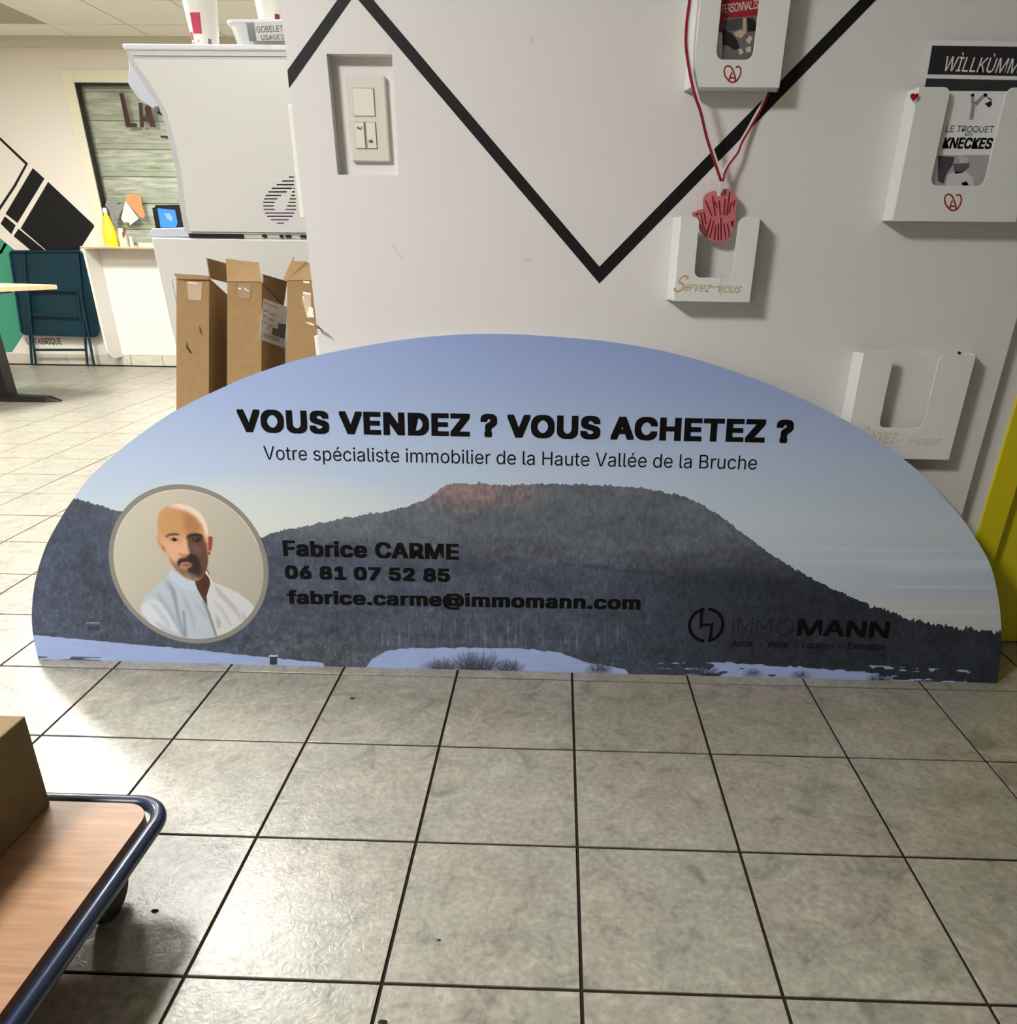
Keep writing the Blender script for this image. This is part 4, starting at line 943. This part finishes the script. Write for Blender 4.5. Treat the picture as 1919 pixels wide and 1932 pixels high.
mc = thing('drink_machine', (-1.0, YM, zt), 'large white countertop drink machine with curved front and striped drop emblem', 'machine')
prof_px = [(236, 92), (247, 123), (268, 155), (291, 188), (305, 213), (314, 246), (322, 278), (332, 323), (338, 375), (343, 410), (347, 430), (351, 440)]
prof = [onY(x, y, YM) for x, y in prof_px]
body_top = float(onY(300, 104, YM)[2]); topz = float((onY(234, 86, YM)[2] + onY(532, 83, YM)[2]) / 2)
prof = [(p[0], YM, min(p[2], topz - .012)) for p in prof]
MB().prism([(XR2, YM, topz - .012)] + prof + [(prof[-1][0], YM, zt + .012), (XR2, YM, zt + .012)], (0, MD, 0)).build('shell', mat('grey_white_shell', (196, 197, 198), .35), mc, smooth=35, bevel=.004)
# inner side panel, proud of the grey rim
rim_px = [(251, 110), (262, 130), (283, 158), (303, 190), (315, 213), (324, 250), (332, 280), (341, 322), (347, 370), (351, 405), (356, 425), (359, 437)]
rp = [onY(x, y, YM - .006) for x, y in rim_px]
XS = float(onY(540, 110, YM)[0]) + .03
MB().prism([(XR2 - .02, YM - .006, rp[0][2])] + [(p[0], YM - .006, p[2]) for p in rp] + [(XR2 - .02, YM - .006, rp[-1][2])], (0, .007, 0)).build('side_panel', GLOSSW(), mc, bevel=.002)
MB().box((float(onY(233, 86, YM)[0]), YM - .010, topz - .014), (XR2, YM + MD + .01, topz)).build('lid', WHITE(), mc, bevel=.004)
MB().prism([(float(onY(238, 92, YM)[0]), YM - .004, topz - .014), (XR2, YM - .004, topz - .014), (XR2, YM - .004, float(onY(400, 106, YM)[2])), (float(onY(252, 107, YM)[0]), YM - .004, float(onY(400, 106, YM)[2]))], (0, .006, 0)).build('lid_band', mat('band_grey', (206, 206, 200), 0.4), mc)
BL_ = lambda: mat('cool_white_plastic', (206, 212, 226), 0.35)
MB().prism([onY(x, y, YM + .09) for x, y in [(240, 96), (243, 128), (241, 158), (258, 182), (268, 192), (290, 205), (302, 214), (316, 222), (316, 96)]], (0, .22, 0)).build('dispensing_head', BL_(), mc, bevel=.004)
MB().prism([onY(x, y, YM + .08) for x, y in [(290, 202), (297, 200), (299, 216), (311, 217), (311, 222), (292, 210)]], (0, .03, 0)).build('nozzle', mat('nozzle_grey', (110, 108, 104), .5), mc)
MB().box((float(onY(303, 258, YM + .1)[0]), YM + .1, float(onY(303, 259.5, YM + .1)[2])), (float(onY(320, 258, YM + .1)[0]) + .05, YM + .14, float(onY(303, 256, YM + .1)[2]))).build('nozzle', mat('nozzle_black', (30, 30, 30), .5), mc)
tx0 = float(onY(280, 440, YM)[0])
MB().prism([onY(x, y, YM + .012) for x, y in [(281, 447.5), (280.5, 441), (287, 431), (349, 429.5), (358, 447.5)]], (0, MD - .05, 0)).build('drip_tray', BL_(), mc, bevel=.003)
MB().box((float(onY(356, 441, YM)[0]), YM + .004, zt + .0004), (XR2 - .01, YM + MD, zt + .013)).build('base', mat('pale_base', (206, 202, 190), .5), mc)
b0 = onY(357, 441.5, YM - .001); b1 = onY(459, 446.5, YM - .001)
MB().box((b0[0], YM - .002, zt + .001), (b1[0], YM + .01, zt + .011)).build('gap_shade_strip', BLACK(), mc)  # black strip stands in for the shade in the gap under the machine
for x0_, x1_ in ((494, 502), (527, 533), (538, 548), (566, 578)):
    a_ = onY(x0_, 441, YM - .001); c_ = onY(x1_, 441, YM - .001); MB().box((a_[0], YM - .002, zt + .004), (c_[0], YM + .01, zt + .010)).build('gap_shade_strip', BLACK(), mc)  # short black pieces painting the same gap shade further right
# drop emblem of stripes
D = [(334, [(545, 554.5)]), (341.5, [(532.5, 555)]), (348.5, [(522, 555)]), (355.3, [(512.7, 551), (553.5, 556)]), (362, [(506.5, 541), (551, 556.5)]), (368.7, [(501, 530.5), (549, 557)]),
     (375.3, [(498, 523), (546.5, 558)]), (381.7, [(496.7, 518.3), (544.6, 558.5)]), (388.5, [(496.7, 517), (542, 559)]), (395.2, [(497.5, 518.3), (538.2, 559.5)]), (402, [(500, 556)]), (408, [(504, 552)]), (414.5, [(511, 545)]), (421, [(522.5, 536)])]
mb = MB(); mb2 = MB()
for k, (y, segs) in enumerate(D):
    for a_, c_ in segs:
        P = [onY(x, yy, YM - .0062) for x, yy in [(a_, y - 1.1), (c_, y - 1.1), (c_, y + 1.1), (a_, y + 1.1)]]
        (mb if k < 9 else mb2).prism(P, (0, -.0004, 0))
mb.build('emblem', INK(), mc); mb2.build('emblem', mat('purple_ink', (72, 26, 72), .5), mc)

# cups and basin on the machine
def cup(name, cx_, cy_, zb, rb, rt_, h_, label, cat, group, prints):
    t = thing(name, (cx_, cy_, zb), label, cat, group)
    MB().lathe([(rb - .002, .004), (rb, 0), (rb, .002), (rt_, h_ - .003), (rt_ + .0025, h_ - .002), (rt_ + .0025, h_), (rt_ - .001, h_), (rb - .001, .005)], (cx_, cy_, zb), 40).build('cup_wall', mat('cup_paper', (236, 232, 226), .5), t, smooth=50)
    for (a0, a1, h0, h1, m) in prints:
        mb = MB(); rings = []
        for hh in (h0, h1):
            r_ = rb + (rt_ - rb) * hh / h_ + .0006
            rings.append([(cx_ + r_ * math.sin(math.radians(a0 + (a1 - a0) * k / 6 + (12 * hh / h_))), cy_ - r_ * math.cos(math.radians(a0 + (a1 - a0) * k / 6 + (12 * hh / h_))), zb + hh) for k in range(7)])
        mb.loft(rings, cap=False, closed=False).build('printed_patch', m, t)
    return t
CP = mat('cup_crimson', (186, 56, 84), .5); CO = mat('cup_orange', (222, 140, 108), .5); CG = mat('cup_grey', (120, 124, 120), .5); CD = mat('cup_maroon', (130, 40, 62), .5)
cA, cB = onY(357.5, 84, YM + .05), onY(402.5, 82, YM + .05)
rb_ = float(cB[0] - cA[0]) / 2
cup('paper_cup', float(cA[0] + cB[0]) / 2, YM + .05 + rb_, topz, rb_, rb_ * 1.36, .125, 'white paper cup with crimson and orange print standing left on the machine', 'cup', 'paper cups on the machine',
    [(-32, 8, .034, .080, CP), (-62, -38, .022, .040, CD), (-70, -30, .008, .018, CO), (-85, -66, .058, .070, CO), (30, 44, .012, .024, CG), (-14, -8, .016, .021, CG)])
bs = thing('basin', (-.80, YM + .05, topz), 'white plastic basin labelled for used cups, half hidden by the wall edge', 'basin')
q = [onY(x, y, YM + .02) for x, y in [(444, 83), (436, 47), (433, 42), (435, 39), (560, 36), (560, 83)]]
bx0, bx1 = float(q[0][0]), -.50; zt2 = float(q[3][2])
def rrect(x0, y0, x1, y1, z, r, n=5):
    P = []
    for cx_, cy_, a in ((x1 - r, y0 + r, -90), (x1 - r, y1 - r, 0), (x0 + r, y1 - r, 90), (x0 + r, y0 + r, 180)):
        for k in range(n + 1):
            t = math.radians(a + 90 * k / n); P.append((cx_ + r * math.cos(t), cy_ + r * math.sin(t), z))
    return P
ry0, ry1 = YM + .02, YM + .32
MB().loft([rrect(bx0, ry0, bx1, ry1, topz + .0006, .03), rrect(bx0 - .012, ry0 - .010, bx1, ry1, zt2 - .012, .035), rrect(bx0 - .020, ry0 - .016, bx1, ry1, zt2 - .006, .035), rrect(bx0 - .020, ry0 - .016, bx1, ry1, zt2, .035),
           rrect(bx0 - .006, ry0 + .002, bx1 - .01, ry1 - .01, zt2, .03), rrect(bx0 + .006, ry0 + .008, bx1 - .012, ry1 - .012, topz + .004, .03)], cap=False).face(rrect(bx0 + .006, ry0 + .008, bx1 - .012, ry1 - .012, topz + .004, .03)).build('tub', mat('basin_plastic', (232, 234, 232), .35), bs, smooth=40)
yl2 = ry0 - .018
def bl(P, m, nm, yo=0.0, th=.001): return MB().prism([onY(x, y, yl2 - yo) for x, y in P], (0, th, 0)).build(nm, m, bs)
bl([(465, 42), (540, 40), (540, 76.5), (470.5, 77.5)], mat('label_card', (206, 204, 200), .4), 'label')
bl([(464.5, 42.5), (479, 42.5), (484, 77), (470.5, 77.5)], mat('label_navy', (22, 30, 48), .25), 'label_band', .0006)
lettering_px('lettering', 'GOBELETS', (485, 61.5), (541, 59), (484, 50), yl2 - .001, mat('grey_ink', (60, 58, 54), .5), bs, bold=-.006)
lettering_px('lettering', 'USAGES', (493, 75.5), (536, 74), (492, 66), yl2 - .001, mat('grey_ink', (60, 58, 54), .5), bs, bold=-.006)
cC = onY(505, 38, YM + .14)
cup('paper_cup', float(cC[0]) + .012, YM + .15, topz + .006, .031, .046, .15, 'white paper cup with crimson print standing in the basin', 'cup', 'paper cups on the machine',
    [(20, 40, .074, .088, CD), (-80, -60, .09, .12, CO)])

# ================================================================== FAR COUNTER AND ITS THINGS
ct = thing('serving_counter', (-3.0, 5.37, 0), 'white serving counter with thin wooden edge under the far hatch', 'counter')
XC0 = -4.085; zc0 = .983
CW = lambda: mat('counter_white', (226, 223, 216), .4)
edge = mat('plywood_edge', (190, 158, 118), .6)
MB().box((XC0 - .012, 5.252, zc0 - .014), (-1.95, YF - .001, zc0 - .003)).build('worktop_edge', edge, ct)
MB().box((XC0 - .012, 5.250, zc0 - .003), (-1.95, YF - .001, zc0 + .001)).build('worktop', CW(), ct)
sp_ = [(5.256, zc0 - .016), (YF - .001, zc0 - .016), (YF - .001, .076)]
for k in range(8):
    a = math.radians(-90 - 90 * k / 7); sp_.append((5.256 + .1 + .1 * math.cos(a), .076 + .1 + .1 * math.sin(a)))
MB().prism([(XC0, y, z) for y, z in sp_], (.018, 0, 0)).build('end_panel', CW(), ct, bevel=.0015)
MB().box((XC0 + .019, YF - .014, .092), (-1.96, YF - .001, zc0 - .016)).build('back_panel', CW(), ct)
# bottle
def bottle(x, y, z):
    t = thing('spray_bottle', (x, y, z), 'bright yellow cleaning bottle with white cap at the left end of the counter', 'bottle')
    MB().lathe([(.050, 0), (.054, .006), (.054, .05), (.051, .12), (.036, .18), (.022, .225), (.014, .240), (.014, .25)], (x, y, z), 28).build('bottle_body', mat('yellow_bottle', (236, 224, 44), .3), t, smooth=60)
    MB().lathe([(.016, .25), (.018, .270), (.014, .285), (.004, .292)], (x, y, z), 20).build('cap', WHITE(), t, smooth=40)
bo = onY(211, 458, 5.36); bottle(float(bo[0]), 5.36, zc0 + .001)
ja = onY(234, 457, 5.38)
t = thing('lidded_jar', (float(ja[0]), 5.38, zc0 + .001), 'small white jar with brown picture right of the yellow bottle', 'jar')
MB().lathe([(.034, 0), (.037, .005), (.037, .095), (.031, .11), (.028, .14), (.0, .141)], (float(ja[0]), 5.38, zc0 + .001), 26, cap=False).build('jar_body', mat('jar_cream', (222, 212, 190), .4), t, smooth=50)
MB().prism([onY(x, y, 5.347) for x, y in [(231, 428), (237, 430), (236, 440), (233, 450), (228, 445), (232, 436)]], (0, .004, 0)).build('printed_patch', mat('brown_print', (120, 72, 48), .6), t)
sj = onY(246, 457, 5.37)
tag(MB().lathe([(.014, 0), (.016, .004), (.016, .03), (.009, .045), (.014, .058), (.012, .075), (.0, .082)], (float(sj[0]) + .01, 5.37, zc0 + .001), 22, cap=False).build('salt_shaker', mat('shaker_white', (230, 230, 210), .3), smooth=50), 'tiny white shaker right of the picture jar', 'shaker')
tb = onY(217, 457, 5.43)
tag(MB().lathe([(.017, 0), (.018, .003), (.018, .11), (.014, .118), (.0, .12)], (float(tb[0]) + .02, 5.43, zc0 + .001), 20, cap=False).build('white_tube', WHITE(), smooth=50), 'white tube standing behind the yellow bottle', 'tube')
tx = onY(264, 458, 5.36)
tag(MB().loft([rrect(float(tx[0]), 5.32, float(tx[0]) + .24, 5.44, zc0 + .001, .02), rrect(float(tx[0]) - .012, 5.31, float(tx[0]) + .25, 5.45, zc0 + .034, .025)]).build('low_tray', mat('tray_cream', (226, 222, 196), .4), smooth=40), 'low cream tray on the counter beside the machine', 'tray')
ypn = YF + .022
def note(P, m, label, nm='paper_note', yo=0.0):
    return tag(MB().prism([onY(x, y, ypn - yo) for x, y in P], (0, .002, 0)).build(nm, m), label, 'paper')
note([(237, 378), (239, 367), (250, 365), (266, 370), (268, 388), (274, 405), (272, 412), (264, 408), (252, 396)], mat('orange_paper', (226, 150, 100), .6), 'orange paper sheet stuck on the hatch glass')
note([(236.5, 379), (262, 412.5), (245.5, 425), (242.5, 419.5), (233, 419), (228.5, 412), (231, 402)], mat('white_paper', (232, 234, 220), .6), 'white folded paper stuck on the hatch glass', yo=.003)
note([(206, 374), (212, 371), (220, 378), (223, 386), (232, 382), (232, 394), (226, 404), (222, 418), (215, 418), (210, 402), (198, 388), (200, 380)], mat('grey_shape', (140, 142, 138), .8), 'irregular grey shape behind the papers on the hatch glass', 'grey_shape', yo=-.001)  # flat grey outline just behind the papers
# picture / tablet
ytb = 5.36
tbt = thing('tablet', onY(318, 429, ytb), 'black framed tablet with a blue screen on the counter beside the machine', 'tablet')
MB().prism([onY(x, y, ytb) for x, y in [(287, 392), (292, 391), (292.5, 387), (337, 386.5), (344, 428), (342, 431), (340, 460), (298, 460), (294, 431)]], (0, .02, 0)).build('frame', BLACK(), tbt)
ms_ = mat('blue_screen', (58, 118, 196), .2, emit=((0.03, 0.16, 0.50), .8))
MB().prism([onY(x, y, ytb - .001) for x, y in [(297, 393), (330, 396), (335, 420), (332, 429.5), (303, 429.5)]], (0, .001, 0)).build('screen', ms_, tbt)
MB().prism([onY(x, y, ytb - .0018) for x, y in [(309, 403), (320, 402), (326, 412), (324, 418), (317, 414), (313, 409)]], (0, .0008, 0)).build('screen_mark', mat('screen_pale', (120, 160, 200), .3, emit=((0.15, 0.3, 0.5), .5)), tbt)

# ================================================================== FOLDING TABLE AGAINST THE FAR WALL
ft = thing('folding_table', (-4.6, 5.38, 0), 'dark teal metal folding table, folded and leaning upright against the far wall', 'table')
yt = 5.42
P = [onY(x, y, yt) for x, y in [(20, 478), (24, 474.5), (152, 474.5), (158, 480), (187, 622), (184, 632), (176, 634), (48, 630), (42, 626)]]
MB().prism(P, (0, .012, 0)).build('tabletop', TEAL(), ft)
rim = MB()
for k in range(len(P)):
    a_, c_ = P[k] + np.array([0, -.008, 0]), P[(k + 1) % len(P)] + np.array([0, -.008, 0]); rim.tube([a_, c_], .010, 8)
rim.build('rim', TEAL(), ft, smooth=40)
def leg(p0, p1, Y0, Y1, nm='leg', r=.011):
    a_ = onY(*p0, Y0); c_ = onY(*p1, Y1)
    if nm == 'leg': c_ = np.array([c_[0], c_[1], 0.004])
    MB().tube([a_, c_], r, 10).build(nm, TEAL(), ft, smooth=40)
leg((45, 478), (60, 687), 5.40, 5.40); leg((147, 478), (164, 686), 5.40, 5.39)
leg((50, 555), (68.5, 689.5), 5.385, 5.37); leg((151, 548), (178, 691), 5.385, 5.36)
leg((56, 548), (147, 548), 5.385, 5.385, 'crossbar'); leg((58, 594), (148, 597), 5.385, 5.385, 'crossbar', .009); leg((63, 660), (162, 660), 5.385, 5.385, 'crossbar')
leg((53, 550), (58, 603), 5.375, 5.375, 'hinge_bar', .008); leg((146, 548), (152, 603), 5.375, 5.375, 'hinge_bar', .008)

# ================================================================== CAFÉ TABLE at the left edge
c0 = onZ(107, 537.2, .75); cf = onZ(0, 541.5, .75)
e1 = (cf - c0); e1[2] = 0; e1 /= np.linalg.norm(e1); e2 = np.array([e1[1], -e1[0], 0])
if e2[1] < 0: e2 = -e2
cft = thing('cafe_table', tuple(c0 * 0 + np.array([-3.95, 3.75, 0])), 'café table with beech-coloured top and black metal foot, cut by the left edge', 'table')
TL_, TD = 1.2, .55
Pt = [c0, c0 + e1 * TL_, c0 + e1 * TL_ + e2 * TD, c0 + e2 * TD]
MB().prism([(p[0], p[1], .722) for p in Pt], (0, 0, .028)).build('tabletop', wood_material('beech_top', (204, 160, 118), (222, 184, 142), 12, (1, 8, 1)), cft, bevel=.002)
colx = onY(26, 748, 3.66); BK = lambda: mat('black_steel', (14, 14, 15), .45)
cxr = float(colx[0]); 
MB().box((cxr - .10, 3.61, .03), (cxr, 3.71, .72)).build('column', BK(), cft, bevel=.004)
MB().box((cxr - .40, 3.55, .695), (cxr + .12, 3.77, .722)).build('top_bracket', BK(), cft, bevel=.003)
tip = onZ(107, 757, .01)
fx1 = float(tip[0])
for sgn_, xe in ((1, fx1), (-1, cxr - .1 - (fx1 - cxr))):
    xa = cxr - .05
    MB().loft([[(xa, 3.61, 0), (xa, 3.71, 0), (xa, 3.70, .045), (xa, 3.62, .045)], [(xe - sgn_ * .08, 3.61, 0), (xe - sgn_ * .08, 3.70, 0), (xe - sgn_ * .08, 3.69, .034), (xe - sgn_ * .08, 3.62, .034)],
               [(xe, 3.635, 0), (xe, 3.675, 0), (xe, 3.67, .010), (xe, 3.64, .010)]]).build('foot', BK(), cft)

# ================================================================== TROLLEY with its box
tro = thing('platform_trolley', (-1.0, -1.1, 0), 'platform trolley with wood-grain deck and dark blue tube rim, bottom left', 'trolley')
TZ = .150; rt = .0125; XRt, YBt = -.690, -.688; XLt, YFt = -1.28, -1.50; cr = .055
def rpath(x0, y0, x1, y1, r, n=10):
    P = []
    for cx_, cy_, a in ((x1 - r, y1 - r, 0), (x0 + r, y1 - r, 90), (x0 + r, y0 + r, 180), (x1 - r, y0 + r, 270)):
        for k in range(n + 1):
            t = math.radians(a + 90 * k / n); P.append((cx_ + r * math.cos(t), cy_ + r * math.sin(t), TZ))
    P.append(P[0]); return P
pth = rpath(XLt, YFt, XRt, YBt, cr)
tb_ = MB(); rings = []
n = len(pth) - 1
for i in range(n):
    p = np.array(pth[i]); t = np.array(pth[(i + 1) % n]) - np.array(pth[i - 1]); t /= np.linalg.norm(t); a_ = np.cross(t, [0, 0, 1.0])
    rings.append([p + rt * (math.cos(2 * math.pi * k / 16) * a_ + math.sin(2 * math.pi * k / 16) * np.array([0, 0, 1.0])) for k in range(16)])
rings.append(rings[0]); tb_.loft(rings, cap=False).build('tube_rim', mat('dark_blue_enamel', (20, 33, 60), .28, coat=.4), tro, smooth=60)
dk = [(x, y, TZ - .010) for x, y, _ in rpath(XLt + .017, YFt + .017, XRt - .017, YBt - .017, cr - .012)[:-1]]
MB().prism(dk, (0, 0, .0229)).build('deck', wood_material('oak_laminate', (136, 100, 70), (160, 122, 88), 9, (1.0, 14, 1)), tro)
DZ = TZ + .0129
STL = mat('zinc_steel', (120, 120, 118), .4, metal=.8)
for x_, y_ in ((-.775, -.775), (-1.20, -.775), (-.775, -1.41), (-1.20, -1.41)):
    MB().box((x_ - .04, y_ - .04, TZ - .014), (x_ + .04, y_ + .04, TZ - .010)).lathe([(.018, TZ - .03), (.018, TZ - .014)], (x_, y_, 0), 20).box((x_ - .022, y_ - .03, .055), (x_ - .019, y_ + .012, TZ - .03)).box((x_ + .019, y_ - .03, .055), (x_ + .022, y_ + .012, TZ - .03)).box((x_ - .022, y_ - .03, TZ - .034), (x_ + .022, y_ + .012, TZ - .028)).build('caster_fork', STL, tro)
    MB().lathe([(.030, -.017), (.048, -.014), (.050, -.008), (.050, .008), (.048, .014), (.030, .017)], (x_, y_ - .012, .0505), 36, 'x').build('caster_wheel', mat('black_rubber', (16, 16, 16), .6), tro, smooth=35)
BXX = -.876
pb = [onX(97, 1520, BXX), onX(48, 1350, BXX)]
by1 = float(pb[0][1]); bh = float(pb[1][2])
tbx = thing('cardboard_box', (-1.02, by1 - .18, DZ), 'shadowed brown cardboard box standing on the trolley deck', 'box')
KR = mat('kraft_card', (128, 112, 82), .85, noise=(40, .05), spec=.2)
lean = (float(pb[1][1]) - by1)
MB().loft([[(-1.24, by1 - .40, DZ), (BXX, by1 - .40, DZ), (BXX, by1, DZ), (-1.24, by1, DZ)], [(-1.24, by1 - .40, bh), (BXX, by1 - .40, bh), (BXX, by1 + lean, bh), (-1.24, by1 + lean, bh)]]).build('carton', KR, tbx, bevel=.003)
MB().box((-1.062, by1 - .399, bh + .0002), (-1.052, by1 + lean - .001, bh + .0012)).build('flap_seam', mat('dark_tear', (78, 54, 34), .9), tbx)
# crumbs of dirt on the floor
for k, (x, y, w) in enumerate(((665, 1318, .007), (292, 1719, .0075), (828, 1774, .004), (722, 1929, .008))):
    c_ = onZ(x, y, 0); mb = MB(); r_ = np.random.RandomState(k)
    prof_ = [(w * .5, 0), (w * .62, w * .12), (w * .4, w * .3), (w * .1, w * .36)]
    mb.lathe(prof_, (0, 0, 0), 9); mb.v = [(c_[0] + a * 1.3 * (1 + .3 * r_.rand()), c_[1] + b * .7 * (1 + .3 * r_.rand()), b2 + .0002) for a, b, b2 in mb.v]
    tag(mb.build('dirt_crumb', mat('dark_crumb', (34, 26, 22), .9), smooth=60),
        ['dark crumb on the tile just in front of the board, left of centre', 'dark crumb on the tile right of the trolley wheel', 'tiny dark speck on the centre foreground tile', 'dark crumb at the bottom edge of the picture'][k], 'crumb', 'dark crumbs on the floor tiles')
